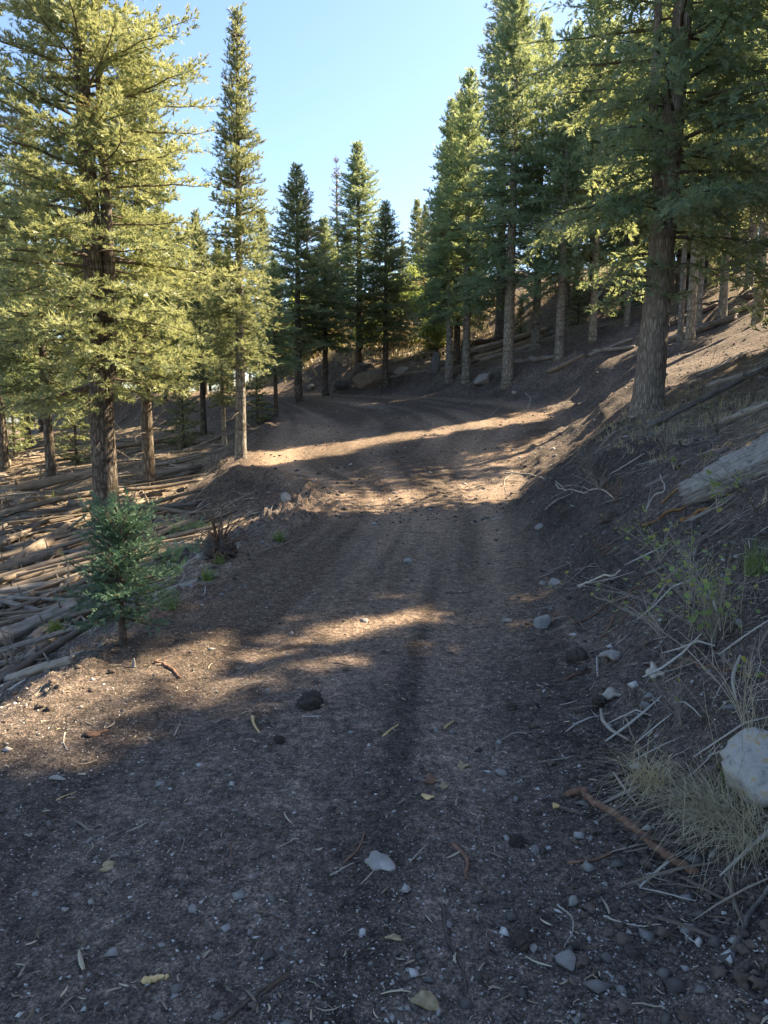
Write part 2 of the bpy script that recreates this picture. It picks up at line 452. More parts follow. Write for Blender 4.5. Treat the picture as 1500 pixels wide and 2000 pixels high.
# where soil is bare and where forest litter lies (a colour of the ground itself)
DL, DR = edges(GX, GY)
wobb = fbm(GX * .9, GY * .9, 77, 3) * .9
lit_l = sstep(.9, 1.9, DL + wobb)
bare_r = 1.5 + 3.6 * sstep(11.5, 15, GY) * (1 - sstep(25, 28, GY))
lit_r = sstep(0, 1.0, DR - bare_r + wobb)
litter_w = np.clip(np.maximum(lit_l, lit_r), 0, 1)
dust_w = np.clip((1 - sstep(-.2, .5, np.maximum(DL, DR))) * sstep(2.5, 7, GY) * (.75 + fbm(GX * .5, GY * .5, 90, 3)), 0, 1)
moist_w = np.clip(np.maximum(sstep(-.3, .4, DR + wobb * .3) * (1 - sstep(1.6, 2.8, DR)) * (1 - sstep(13, 17, GY)), sstep(-.25, .3, DL + wobb * .3) * (1 - sstep(1.3, 2.2, DL)) * sstep(6, 8, GY) * (1 - sstep(17, 19, GY)) * .45), 0, 1)
UU = (GX - pchip(GY, XLY, XLX)) / np.maximum(pchip(GY, XRY, XRX) - pchip(GY, XLY, XLX), .5)
streak_w = np.clip(.5 + (noise2(UU * 26, GY * .22, 95) * .7 + noise2(UU * 9, GY * .3, 96) * .9) * (1 - sstep(-.1, .5, np.maximum(DL, DR))), 0, 1)
for nm, arr in (('litter', litter_w), ('dust', dust_w), ('moist', moist_w), ('streak', streak_w)):
    at = ground_me.attributes.new(nm, 'FLOAT', 'POINT')
    at.data.foreach_set('value', arr.ravel().astype(np.float32))

def ground_material():
    m, nt, out = new_mat('soil')
    a1 = N(nt, 'ShaderNodeAttribute', attribute_name='litter')
    a2 = N(nt, 'ShaderNodeAttribute', attribute_name='dust')
    n1 = noise(nt, 0.9, 6, 0.6)
    n2 = noise(nt, 9, 6, 0.7)
    n3 = noise(nt, 55, 4, 0.7)
    moist = ramp(nt, [(0.30, (0.078, 0.064, 0.056)), (0.70, (0.182, 0.148, 0.127))]); nt.links.new(n1, moist.inputs[0])
    fine = ramp(nt, [(0.30, (0.55, 0.55, 0.56)), (0.62, (1.25, 1.23, 1.2))]); nt.links.new(n2, fine.inputs[0])
    n4 = noise(nt, 26, 5, 0.75)
    fine2 = ramp(nt, [(0.34, (0.5, 0.5, 0.5)), (0.5, (1.0, 1.0, 1.0)), (0.66, (1.9, 1.85, 1.8))]); nt.links.new(n4, fine2.inputs[0])
    soil = mixc(nt, 1.0, moist.outputs[0], fine.outputs[0], 'MULTIPLY')
    dustc = ramp(nt, [(0.30, (0.145, 0.108, 0.081)), (0.70, (0.300, 0.218, 0.158))]); nt.links.new(n2, dustc.inputs[0])
    soil = mixc(nt, a2.outputs['Fac'], soil, dustc.outputs[0])
    a4 = N(nt, 'ShaderNodeAttribute', attribute_name='streak')      # packed and loose soil in the wheel tracks
    rs = ramp(nt, [(0.15, (0.62, 0.62, 0.62)), (0.5, (1, 1, 1)), (0.85, (1.4, 1.37, 1.33))]); nt.links.new(a4.outputs['Fac'], rs.inputs[0])
    soil = mixc(nt, 1.0, soil, rs.outputs[0], 'MULTIPLY')
    a3 = N(nt, 'ShaderNodeAttribute', attribute_name='moist')
    soil = mixc(nt, a3.outputs['Fac'], soil, mixc(nt, 1.0, moist.outputs[0], (0.68, 0.66, 0.66), 'MULTIPLY'))
    n5 = noise(nt, 95, 3, 0.8)
    fine3 = ramp(nt, [(0.36, (0.35, 0.34, 0.33)), (0.5, (0.95, 0.95, 0.95)), (0.62, (1.9, 1.85, 1.8))]); nt.links.new(n5, fine3.inputs[0])
    soil = mixc(nt, 1.0, soil, fine2.outputs[0], 'MULTIPLY')
    soil = mixc(nt, 0.85, soil, mixc(nt, 1.0, soil, fine3.outputs[0], 'MULTIPLY'))
    lit = ramp(nt, [(0.28, (0.065, 0.047, 0.034)), (0.5, (0.18, 0.138, 0.096)), (0.72, (0.32, 0.255, 0.18))]); nt.links.new(n2, lit.inputs[0])
    litc = mixc(nt, 1.0, lit.outputs[0], fine2.outputs[0], 'MULTIPLY')
    col = mixc(nt, a1.outputs['Fac'], soil, litc)
    # grains of grit and needle crumbs
    tc = N(nt, 'ShaderNodeTexCoord')
    vo = N(nt, 'ShaderNodeTexVoronoi', inputs={'Scale': 70.0}); nt.links.new(tc.outputs['Object'], vo.inputs['Vector'])
    sepc = N(nt, 'ShaderNodeSeparateColor'); nt.links.new(vo.outputs['Color'], sepc.inputs[0])
    near_ = N(nt, 'ShaderNodeMath', operation='LESS_THAN', inputs={1: 0.34}); nt.links.new(vo.outputs['Distance'], near_.inputs[0])
    pick = N(nt, 'ShaderNodeMath', operation='GREATER_THAN', inputs={1: 0.90}); nt.links.new(sepc.outputs[0], pick.inputs[0])
    gr = N(nt, 'ShaderNodeMath', operation='MULTIPLY'); nt.links.new(near_.outputs[0], gr.inputs[0]); nt.links.new(pick.outputs[0], gr.inputs[1])
    gcol = ramp(nt, [(0.0, (0.09, 0.075, 0.06)), (0.6, (0.17, 0.15, 0.13)), (1.0, (0.28, 0.24, 0.18))]); nt.links.new(sepc.outputs[1], gcol.inputs[0])
    col = mixc(nt, gr.outputs[0], col, gcol.outputs[0])
    b = N(nt, 'ShaderNodeBsdfPrincipled', inputs={'Roughness': 0.95}); b.inputs['Specular IOR Level'].default_value = 0.15
    nt.links.new(col, b.inputs['Base Color'])
    h = N(nt, 'ShaderNodeMath', operation='MULTIPLY_ADD', inputs={1: 0.5}); nt.links.new(n4, h.inputs[0]); nt.links.new(n2, h.inputs[2])
    bn = N(nt, 'ShaderNodeBump', inputs={'Strength': 1.0, 'Distance': 0.06}); nt.links.new(h.outputs[0], bn.inputs['Height'])
    nt.links.new(bn.outputs[0], b.inputs['Normal'])
    nt.links.new(b.outputs[0], out.inputs[0])
    return m
ground_me.materials.append(ground_material())
tag(obj('ground', ground_me), kind='structure')

cp, sp = math.cos(PITCH), math.sin(PITCH)
def ray(px, py):
    a = (px - 750) / FPX; b = (1000 - py) / FPX
    return np.array([a, cp + b * sp, -sp + b * cp])
def gnd(px, py):
    """the ground point seen at a photograph pixel"""
    d = ray(px, py)
    t = np.concatenate([np.arange(.8, 12, .02), np.arange(12, 90, .1)])
    P = EYE + t[:, None] * d
    below = P[:, 2] < terrain(P[:, 0], P[:, 1])
    i = int(np.argmax(below)) if below.any() else len(t) - 1
    p = P[i]
    return np.array([p[0], p[1], float(terrain(p[0], p[1]))])
def at_depth(px, y):
    """the ground point in the direction of image column px at distance y"""
    x = (px - 750) / FPX * y / cp * 0.99
    return np.array([x, y, float(terrain(x, y))])
def pix(P):
    v = np.asarray(P, float) - EYE
    zc = v[1] * cp - v[2] * sp
    return 750 + FPX * v[0] / zc, 1000 - FPX * (v[1] * sp + v[2] * cp) / zc

# ------------------------------------------------------------------ conifers
def shoots_geo(G, P, D, L, W, rng, tint, up=None, ragged=True):
    """each shoot: two crossed kites and two side tufts. P,D (n,3); L,W (n,)"""
    n = len(P)
    if n == 0: return
    D = unit(D)
    rv = rng.normal(size=(n, 3)) * .55 + (np.array([0, 0, 1.0]) if up is None else up)
    S = unit(np.cross(D, rv)); U = np.cross(S, D)
    L = L[:, None]; W = W[:, None]
    tip = P + D * L
    mid = P + D * L * .45
    roll = rng.uniform(-.5, .5, (n, 1))
    S2 = S * np.cos(roll) + U * np.sin(roll); U2 = U * np.cos(roll) - S * np.sin(roll)
    if ragged: W = W * .62
    k1 = np.stack([P, mid + S2 * W + U * W * .3, tip, mid - S2 * W + U * W * .3], 1)
    b = np.arange(n)[:, None] * 4
    G.add(k1.reshape(-1, 3), b + np.array([[0, 1, 2, 3]]), None, tint)
    if ragged:
        ts = []
        for lo_, hi_, sg_, up_ in ((.0, .15, 1, .5), (.08, .25, -1, .5), (.25, .42, 1, .5), (.35, .5, -1, .5), (.5, .66, .9, .5), (.05, .5, -.25, 1.3)):
            o1 = P + D * L * rng.uniform(lo_, hi_, (n, 1))
            e1 = o1 + D * L * rng.uniform(.3, .5, (n, 1)) + S * W * 3.4 * sg_ * rng.uniform(.7, 1.3, (n, 1)) + U * W * up_ * 2.0
            ts.append(np.stack([o1 - D * L * .06, o1 + D * L * .13, e1], 1))
        b3 = np.arange(6 * n)[:, None] * 3 + np.array([[0, 1, 2]])
        G.add(np.concatenate(ts).reshape(-1, 3), None, b3, np.concatenate([tint] * 6))
    else:
        k2 = np.stack([P, mid + U2 * W * .9, tip, mid - U2 * W * .5], 1)
        G.add(k2.reshape(-1, 3), b + np.array([[0, 1, 2, 3]]), None, tint)

def bough(GB, GF, rng, base, az, L, e0, sag, uptip, lat_sp, lat_k, shoot, wratio, bare, tint0, hang=0.0, br=None, sh_sp=0.055, bw=1.0, latmax=.62):
    """one limb with lateral sprays; GB branch geometry, GF foliage geometry"""
    n = 8
    s = np.linspace(0, 1, n)
    az2 = az + rng.normal() * .25 * s * s
    r = L * s * math.cos(e0)
    z = L * (s * math.sin(e0) - sag * s * s + uptip * s ** 3)
    P = base + np.stack([r * np.cos(az2), r * np.sin(az2), z], 1) + rng.normal(size=(n, 3)) * .012 * L * s[:, None]
    if br is None: br = .006 + .011 * L
    V, Q, T = tube(P, np.linspace(br, .003, n), 4, False)
    GB.add(V, Q, T, tint0)
    if GF is None: return P
    m = max(3, int(L * (1 - bare) / lat_sp))
    sl = bare + (1 - bare) * (np.arange(m) + rng.uniform(-.3, .3, m)) / m
    sl = np.clip(sl, .02, .99)
    idx = np.clip((sl * (n - 1)).astype(int), 0, n - 2); f = (sl * (n - 1) - idx)[:, None]
    C = P[idx] * (1 - f) + P[idx + 1] * f
    Tn = unit(P[idx + 1] - P[idx])
    side = unit(np.cross(Tn, np.array([0, 0, 1.0])))
    sg = np.where(np.arange(m) % 2 == 0, 1, -1)[:, None]
    ang = rng.normal(.95, .16, (m, 1))
    D = Tn * np.cos(ang) + side * sg * np.sin(ang) + np.array([0, 0, 1.0]) * (rng.normal(.05, .33, (m, 1)) - hang)
    D = unit(D)
    LL = np.minimum(latmax, lat_k * L * (1 - sl) * (0.45 + 0.55 * sstep(bare - .05, bare + .3, sl)) + .10) * rng.uniform(.6, 1.2, m)
    # shoots along each lateral
    cnt = np.maximum(2, (LL / sh_sp).astype(int))
    rep = np.repeat(np.arange(m), cnt)
    k = np.concatenate([np.arange(c) for c in cnt])
    tt = (k + rng.uniform(.0, .9, len(k))) / cnt[rep]
    droop = np.array([0, 0, -1.0]) * (hang * .9 * (tt ** 2) * LL[rep])[:, None]
    SP = C[rep] + D[rep] * (LL[rep] * tt)[:, None] + droop
    sd = unit(np.cross(D[rep], np.array([0, 0, 1.0])))
    sgn = np.where(k % 2 == 0, 1, -1)[:, None]
    a2 = rng.normal(.75, .25, (len(k), 1)) * (1 - .6 * tt[:, None])
    SD = D[rep] * np.cos(a2) + sd * sgn * np.sin(a2) + np.array([0, 0, 1.0]) * (rng.normal(.20, .50, (len(k), 1)) - hang * .8)
    sl_ = shoot * rng.uniform(.65, 1.35, len(k))
    tn = np.clip(tint0 + rng.normal(0, .10, len(k)), 0, .90) if tint0 < .95 else np.full(len(k), .99)
    shoots_geo(GF, SP, SD, sl_, sl_ * wratio * rng.uniform(.8, 1.25, len(k)), rng, tn)
    # shoots along the limb itself and the tip
    m2 = max(3, int(L * (1 - bare) / .06))
    q = bare + (1 - bare) * (np.arange(m2) + .9) / m2
    idx = np.clip((q * (n - 1)).astype(int), 0, n - 2); f = (q * (n - 1) - idx)[:, None]
    C = P[idx] * (1 - f) + P[idx + 1] * f
    T2 = unit(P[idx + 1] - P[idx])
    SD = T2 + rng.normal(size=(m2, 3)) * .45 + np.array([0, 0, .35 - hang])
    tn2 = np.clip(tint0 + rng.normal(0, .1, m2), 0, .90) if tint0 < .95 else np.full(m2, .99)
    shoots_geo(GF, C, SD, shoot * rng.uniform(.8, 1.4, m2), shoot * wratio * np.ones(m2), rng, tn2)
    return P

def trunk_geo(G, P, R, sides, rng, flare=.35, lump=.04, ridges=0.0):
    P = np.asarray(P, float); n = len(P)
    h = P[:, 2] - P[0, 2]
    R = np.asarray(R) * (1 + flare * np.exp(-h / .28))
    V, Q, T = tube(P, R, sides, True)
    body = V[:n * sides].reshape(n, sides, 3)
    th = np.arange(sides) * 2 * math.pi / sides
    c = P[:, None, :]
    amp = lump * (noise2(h[:, None] * 2.2, th[None, :] * 1.6 + 7, int(rng.integers(99))) * 2)
    amp = amp + (flare * .5 * np.exp(-h / .22))[:, None] * np.cos(th * 5 + 1.3)[None, :] * .5
    if ridges:
        amp = amp + ridges * (np.abs(noise2(h[:, None] * 5.0, th[None, :] * sides / 7.0, 61)) * 2 - .5) + ridges * .6 * noise2(h[:, None] * 18, th[None, :] * sides / 4.0, 62)
    V[:n * sides] = (c + (body - c) * (1 + amp[:, :, None])).reshape(-1, 3)
    G.add(V, Q, T, .5)

def lean_path(H, n, rng, lean=(0, 0), wob=.02, z0=-.15):
    z = np.linspace(0, 1, n) ** 1.15 * (H - z0) + z0
    u = (z - z0) / (H - z0)
    w = rng.uniform(0, 6, 4)
    x = lean[0] * u + wob * H * .1 * (np.sin(u * 5 + w[0]) - math.sin(w[0])) * u
    y = lean[1] * u + wob * H * .1 * (np.sin(u * 4 + w[1]) - math.sin(w[1])) * u
    return np.stack([x, y, z], 1)

def conifer(name, seed, H, zb, R, r0, mats, prof=.85, dz=.27, nper=5, e_top=.85, e_bot=-.12, sag=.25, uptip=.12, lat_sp=.085, lat_k=.42,
            shoot=.10, wratio=.20, bare=.28, hang=0.0, lean=(0, 0), dead_from=None, sides=10, rust=.006, gapf=0.0, jit=.35, wob=.03, ridges=0.0,
            low=.75, sh_sp=.055, latmax=.62, extra=None, rings=26):
    """meshes of one conifer: (trunk, branches, crown)"""
    rng = np.random.default_rng(seed)
    GT, GB, GF, GD = Geo(), Geo(), Geo(), Geo()
    path = lean_path(H, rings, rng, lean, wob)
    zz = path[:, 2]
    rad = np.maximum(.012, r0 * np.clip(1 - zz / H, 0, 1) ** .85 + .004)
    trunk_geo(GT, path, rad, sides, rng, ridges=ridges)
    def axis_at(z):
        return np.array([np.interp(z, zz, path[:, 0]), np.interp(z, zz, path[:, 1]), z])
    z = zb
    tone = rng.uniform(.25, .6)
    while z < H - .12:
        t = (z - zb) / (H - zb)
        rad_c = R * ((1 - t) ** prof) * min(1.0, low + (1 - low) * t / .18)
        k = nper if t < .9 else max(3, nper - 1)
        a0 = rng.uniform(0, 6.28)
        for i in range(k):
            if rng.random() < gapf * (1 - t): continue
            L = max(.16, rad_c * rng.uniform(1 - jit, 1 + jit * .45))
            e = e_bot + (e_top - e_bot) * t ** 1.4 + rng.normal() * .10
            az = a0 + i * 6.283 / k + rng.normal() * .25
            zb_ = z + rng.uniform(-.5, .5) * dz
            tint0 = .99 if rng.random() < rust else float(np.clip(tone + rng.normal() * .26, .02, .88))
            bough(GB, GF, rng, axis_at(min(zb_, H - .05)), az, L, e, sag * (1 - t), uptip, lat_sp, lat_k, shoot * (1 - .15 * t), wratio, bare * (1 - .8 * t), tint0, hang, sh_sp=sh_sp, latmax=latmax)
        z += dz * (1 - .45 * t) * rng.uniform(.8, 1.2)
    # leader
    tipn = 14
    tp = axis_at(H - .02) + np.stack([np.zeros(tipn), np.zeros(tipn), -np.linspace(0, .45, tipn)], 1)
    shoots_geo(GF, tp, rng.normal(size=(tipn, 3)) * .5 + np.array([0, 0, .9]), np.full(tipn, .12), np.full(tipn, .022), rng, np.full(tipn, tone))
    # bare dead twigs on the lower trunk
    dead = []
    if dead_from is not None:
        z = dead_from
        while z < zb + .15 * (H - zb):
            az = rng.uniform(0, 6.28); L = rng.uniform(.15, .55) * min(1.6, R)
            p = axis_at(z)
            n = 6; s = np.linspace(0, 1, n)
            P = p + np.stack([L * s * math.cos(az), L * s * math.sin(az), L * (s * rng.uniform(-.2, .25) - .35 * s * s)], 1) + rng.normal(size=(n, 3)) * .03 * L * s[:, None]
            V, Q, T = tube(P, np.linspace(.004 + .008 * L, .002, n), 4, False)
            GD.add(V, Q, T, rng.random())
            for q in range(int(2 + L * 5)):
                s0 = rng.uniform(.35, .95); j = int(s0 * (n - 1))
                dd = unit(P[min(j + 1, n - 1)] - P[j] + rng.normal(size=3) * .05 * L)
                side = unit(np.cross(dd, [0, 0, 1])) * rng.choice([-1, 1])
                e_ = P[j] + (dd * .5 + side * .8 + rng.normal(size=3) * .3) * L * .3 * rng.uniform(.5, 1)
                V, Q, T = tube(np.array([P[j], (P[j] + e_) / 2 + rng.normal(size=3) * .01, e_]), [.003, .0022, .0015], 3, False)
                GD.add(V, Q, T, rng.random())
            z += rng.uniform(.05, .22)
    if extra: extra(GT, GB, GF, GD, rng, axis_at)
    parts = [('trunk', GT.mesh(name + '_trunk', M[mats[0]], True))]
    if GB.V: parts.append(('limbs', GB.mesh(name + '_limbs', M['branch'], False)))
    if GF.V: parts.append(('crown', GF.mesh(name + '_crown', M[mats[1]], False)))
    if GD.V: parts.append(('dead_branches', GD.mesh(name + '_dead_branches', M['twig'], False)))
    return {'parts': parts, 'H': H}

def place_tree(proto, name, loc, rz, scale, label, cat='tree', group=None, trunk_mat=None):
    root = empty(name, (loc[0], loc[1], loc[2] - .03), rz, scale)
    for nm, me in proto['parts']:
        o = obj(nm, me, root)
        if nm in ('limbs', 'dead_branches', 'stems'): o['kind'] = 'stuff'     # too fine to pick apart one by one
    tag(root, label, cat, group)
    return root

PR = {}
PR['big'] = None
def fork_extra(dx, dy, z0, z1, r0, R, zb, H2, n=9):
    """a second stem leaving the trunk at z0, with limbs of its own"""
    def f(GT, GB, GF, GD, rng, axis_at):
        p0 = axis_at(z0)
        s = np.linspace(0, 1, 16)
        P = np.stack([p0[0] + dx * np.minimum(1, s * 5) ** .6, p0[1] + dy * np.minimum(1, s * 5) ** .6, z0 + (H2 - z0) * s], 1)
        trunk_geo(GT, P, np.maximum(.012, r0 * (1 - s) ** .85), 8, rng, flare=0)
    return f

def doug_extra(GT, GB, GF, GD, rng, axis_at):
    fork_extra(-.30, -.1, 3.0, 4, .09, 1, 3, 12.5)(GT, GB, GF, GD, rng, axis_at)
    # low live boughs on the road side, and the long bare-armed limb above them
    for z_, az, L_, e in ((2.25, 3.5, 1.25, .02), (2.1, 3.9, 1.1, -.05), (2.0, 3.1, 1.15, -.1), (2.4, 4.3, .9, 0), (1.9, 4.9, .45, .1), (1.95, 5.9, .5, .1), (3.9, 3.35, 2.5, -.12), (3.7, 3.7, 2.0, -.15)) + tuple((z2, 4.36 + .95 * math.sin(z2 * 7.3), 1.25 + .5 * math.sin(z2 * 4.1), .25) for z2 in np.arange(3.3, 10.0, .33)) + tuple((z2, 5.7 + .5 * math.sin(z2 * 5), 2.0 + .4 * math.sin(z2 * 3.1), .02) for z2 in np.arange(2.9, 8.5, .45)):
        bough(GB, GF, rng, axis_at(z_), az, L_, e, .5 if z_ > 2.8 else .12, .05, .06, .42, .14, .15, .15 if z_ > 2.8 else .3, float(rng.uniform(.3, .7)), .25, sh_sp=.042, br=.02)

# forked broad fir, sunlit
PR['big'] = conifer('big_fir', 11, 14.5, 2.5, 2.8, .235, ('bark_fir', 'fir'), prof=.55, dz=.25, nper=7, sag=.22, uptip=.1, e_bot=-.10, lat_sp=.075, sh_sp=.05,
                    shoot=.14, wratio=.17, bare=.28, dead_from=1.4, sides=18, low=.7, gapf=.30, jit=.5, rings=60, extra=fork_extra(.26, -.05, 1.9, 4, .14, 1, 3, 12.5), ridges=.04)
PR['spire'] = conifer('spire_fir', 12, 9.6, 2.2, 1.15, .125, ('bark_pale', 'fir'), prof=.72, dz=.2, nper=6, lat_sp=.07, sh_sp=.045, shoot=.125, wratio=.17, bare=.15, dead_from=.9, gapf=.2, lean=(.22, 0), low=.6)
PR['dense'] = conifer('dense_fir', 13, 11.5, 2.8, 1.9, .17, ('bark_pale', 'fir_blue'), prof=.6, dz=.24, nper=7, lat_sp=.09, sh_sp=.062, shoot=.17, wratio=.18, bare=.25, sag=.3, uptip=.14, dead_from=.9, e_bot=-.18, gapf=.38, jit=.55)
PR['dense2'] = conifer('tall_dense_fir', 14, 13.5, 3.2, 2.1, .20, ('bark_pale', 'fir_blue'), prof=.6, dz=.25, nper=7, lat_sp=.09, sh_sp=.062, shoot=.17, wratio=.18, bare=.25, sag=.32, uptip=.14, dead_from=.9, e_bot=-.18, gapf=.38, jit=.55)
PR['mid'] = conifer('slim_fir', 15, 9.0, 2.3, 1.95, .13, ('bark_fir', 'fir'), prof=.78, dz=.22, nper=7, jit=.5, lat_sp=.085, sh_sp=.06, shoot=.155, wratio=.18, dead_from=.6, gapf=.1)
PR['mid2'] = conifer('dark_fir', 16, 9.5, 2.7, 1.95, .14, ('bark_fir', 'fir_blue'), prof=.78, dz=.23, nper=7, jit=.5, lat_sp=.085, sh_sp=.06, shoot=.155, wratio=.18, dead_from=.6, sag=.3)
PR['bg'] = conifer('backing_fir', 17, 11, 2.0, 1.9, .15, ('bark_fir', 'fir'), prof=.62, dz=.3, nper=6, shoot=.23, wratio=.21, lat_sp=.14, sh_sp=.10, dead_from=1.0)
PR['bg2'] = conifer('backing_blue_fir', 18, 12, 2.8, 1.8, .15, ('bark_pale', 'fir_blue'), prof=.6, dz=.3, nper=6, shoot=.23, wratio=.21, lat_sp=.14, sh_sp=.10, dead_from=1.0)
PR['pole'] = conifer('pole_fir', 19, 11, 4.2, 1.4, .115, ('bark_pale', 'fir_blue'), prof=.6, dz=.28, nper=6, shoot=.19, wratio=.2, lat_sp=.11, sh_sp=.085, dead_from=1.2, gapf=.2)
PR['young'] = conifer('young_fir', 20, 3.6, .25, .85, .05, ('bark_fir', 'fir'), prof=.85, dz=.2, nper=5, shoot=.12, wratio=.24, e_bot=.05, sides=6)
PR['dead'] = conifer('dead_fir', 21, 10, 3.0, 1.1, .13, ('bark_fir', 'dead_needles'), prof=.7, dz=.35, nper=4, shoot=.11, lat_sp=.2, sh_sp=.13, gapf=.35, dead_from=1.0)
PR['doug'] = conifer('droopy_fir', 22, 13.5, 2.6, 2.7, .245, ('bark_doug', 'doug'), prof=.40, dz=.33, nper=6, e_top=.7, e_bot=.12, sag=.40, uptip=.06, lat_sp=.075, lat_k=.40, sh_sp=.048,
                     shoot=.145, wratio=.15, bare=.25, hang=.30, sides=40, rings=110, gapf=.38, jit=.45, low=.8, dead_from=1.9, lean=(.65, .1), ridges=.07,
                     extra=doug_extra)

def rz(): return random.uniform(0, 6.28)
random.seed(4)
# px, distance, prototype, height, rotation, name, label
TREES = [
 (203, 13.6, 'big', 14.5, .3, 'forked_fir_tree', 'broad sunlit fir with a thick forked trunk behind the small juniper'),
 (470, 16.6, 'spire', 9.5, 0, 'fir_tree', 'tall narrow spire fir with bare pale trunk at the road edge'),
 (290, 17.2, 'mid', 10, 1.1, 'fir_tree', 'fir with brown trunk just behind the thick forked fir'),
 (98, 19.0, 'mid', 9, 2.2, 'fir_tree', 'fir with leaning grey trunk standing among the logs'),
 (8, 20.0, 'mid2', 9, .4, 'fir_tree', 'fir at the photo edge behind the log-strewn slope'),
 (400, 26.0, 'mid', 7.5, 3.0, 'fir_tree', 'fir with pale double-looking trunk behind the end of the logs'),
 (440, 22.0, 'spire', 6.0, 4.0, 'fir_tree', 'thin young fir close behind the spire fir'),
 (541, 24.5, 'mid2', 5.2, 1.0, 'fir_tree', 'thin dark fir at the far road corner, lowest of its clump'),
 (585, 29.0, 'mid', 8.7, 5.0, 'fir_tree', 'yellow-green fir rising behind the spire fir'),
 (637, 30.5, 'mid2', 7.0, 2.0, 'fir_tree', 'dark fir with pale leaning trunk beside the grey boulder'),
 (703, 32.5, 'mid2', 9.4, 3.3, 'fir_tree', 'tallest pointed dark fir at the end of the road'),
 (753, 31.0, 'mid', 7.3, .7, 'fir_tree', 'slim fir with thin white trunk in front of the tan boulder'),
 (875, 29.0, 'dense', 10.3, .2, 'fir_tree', 'dense blue-green fir with twin-looking pale trunk beside the dark slab rock'),
 (908, 28.0, 'dense', 11.0, 2.8, 'fir_tree', 'dense blue-green fir with reddish trunk foot beside the stacked logs'),
 (988, 25.5, 'dense2', 13.5, 1.3, 'fir_tree', 'tall dense fir with the broad pale trunk beside the grey road rock'),
 (1040, 27.0, 'dense', 11.0, 4.2, 'fir_tree', 'fir with a curved trunk behind the broad pale trunk'),
 (1085, 24.5, 'dense', 9.8, 5.2, 'fir_tree', 'fir with a leaning pale trunk on the bank, root lump at its foot'),
 (1148, 25.0, 'pole', 12.0, 2.0, 'fir_tree', 'pale fir rising from a grey root mound beside the big furrowed trunk'),
 (1258, 12.7, 'doug', 13.5, 0.0, 'furrowed_fir_tree', 'big dark fir with thick furrowed trunk and drooping boughs on the bank'),
 (1315, 20.5, 'pole', 7.8, 1.2, 'fir_tree', 'thinnest pale pole fir next to the big furrowed trunk'),
 (1334, 20.0, 'pole', 11.5, 3.2, 'fir_tree', 'white pole fir, middle one of three beside the furrowed trunk'),
 (1347, 22.0, 'pole', 10.5, 5.1, 'fir_tree', 'grey pole fir close behind the white middle pole'),
 (1393, 21.0, 'pole', 11.0, .5, 'fir_tree', 'brownish fir trunk lit yellow above the fallen logs on the bank'),
 (1440, 23.0, 'pole', 11.5, 2.4, 'fir_tree', 'grey pole fir half hidden by the whitest pole'),
 (1461, 19.3, 'pole', 12.5, 4.4, 'fir_tree', 'whitest tall pole fir with orange scar at its foot'),
]
for i, (px, y, pr, h, r_, nm, lab) in enumerate(TREES):
    p = at_depth(px, y)
    k_ = h / PR[pr]['H']; w_ = k_ * (1.3 if 575 < px < 760 else 1.0)
    place_tree(PR[pr], nm, p, r_, (w_, w_, k_), lab, 'tree', 'firs along the road')

NTH = ('first second third fourth fifth sixth seventh eighth ninth tenth eleventh twelfth thirteenth fourteenth fifteenth sixteenth seventeenth eighteenth nineteenth twentieth '
       'twenty-first twenty-second twenty-third twenty-fourth twenty-fifth twenty-sixth twenty-seventh twenty-eighth twenty-ninth thirtieth thirty-first thirty-second thirty-third thirty-fourth').split()
def scatter_firs(spots, group, label, name='fir_tree', counted=True):
    spots = sorted(spots, key=lambda q: q[0] / q[1])
    for i, (x, y, pr, h) in enumerate(spots):
        p = (x, y, float(terrain(x, y)))
        place_tree(PR[pr], name, p, rz(), h / PR[pr]['H'], f'{label}, {NTH[i]} from the left' if counted else label, 'tree', group)

def sunlane(x, y, r=1.5):
    """keep the lanes free through which the sun reaches the road"""
    y0 = y - .577 * x
    return all(abs(y0 - c) > r for c in (5.3, 12.5, 17.5, 19.0, 27.3, 32.6))

def stand(n, box, gap, protos, hr, seed, keep=None):
    rng = np.random.default_rng(seed); out = []; tries = 0
    while len(out) < n and tries < 5000:
        tries += 1
        x = rng.uniform(box[0], box[1]); y = rng.uniform(box[2], box[3])
        if keep is not None and not keep(x, y): continue
        if any((x - o[0]) ** 2 + (y - o[1]) ** 2 < gap * gap for o in out): continue
        out.append((x, y, protos[int(rng.integers(len(protos)))], rng.uniform(*hr)))
    return out

# the stands behind
scatter_firs(stand(24, (3, 26, 29, 58), 2.4, ['bg', 'bg2', 'bg2', 'pole', 'dense'], (9, 12.5), 5, keep=lambda x, y: x > 2 + (y - 29) * .12 and (y < 37 or x > 15) and sunlane(x, y)), 'firs in the stand up the hill', 'fir packed behind the pale trunks up the hill')
scatter_firs(stand(20, (8.5, 24, 22.5, 36), 1.8, ['pole', 'bg2', 'pole', 'bg'], (9.5, 12), 6, keep=lambda x, y: x < .56 * y and sunlane(x, y, 1.2)), 'firs behind the pole trunks', 'fir crowded behind the pole trunks on the bank')
scatter_firs(stand(28, (-26, -7, 22, 50), 2.0, ['bg', 'mid', 'bg', 'young'], (6, 9.5), 7, keep=lambda x, y: x > -.62 * y and x < -4.4 - .1 * (y - 23)), 'firs in the stand below the road', 'sunlit fir crowded beyond the log-strewn slope')
scatter_firs(stand(30, (-18, 7, 42, 64), 1.9, ['bg', 'mid', 'bg2', 'bg'], (6.5, 9.5), 8, keep=lambda x, y: (x < 4 or y > 52) and (x < -8 or y > 48.5)), 'firs behind the end of the road', 'fir seen between the trunks at the road end')
scatter_firs(stand(16, (15, 36, 33, 54), 2.4, ['bg', 'bg2', 'bg'], (9, 12), 15), 'firs along the top of the hill', 'far fir closing the view along the top of the hill')
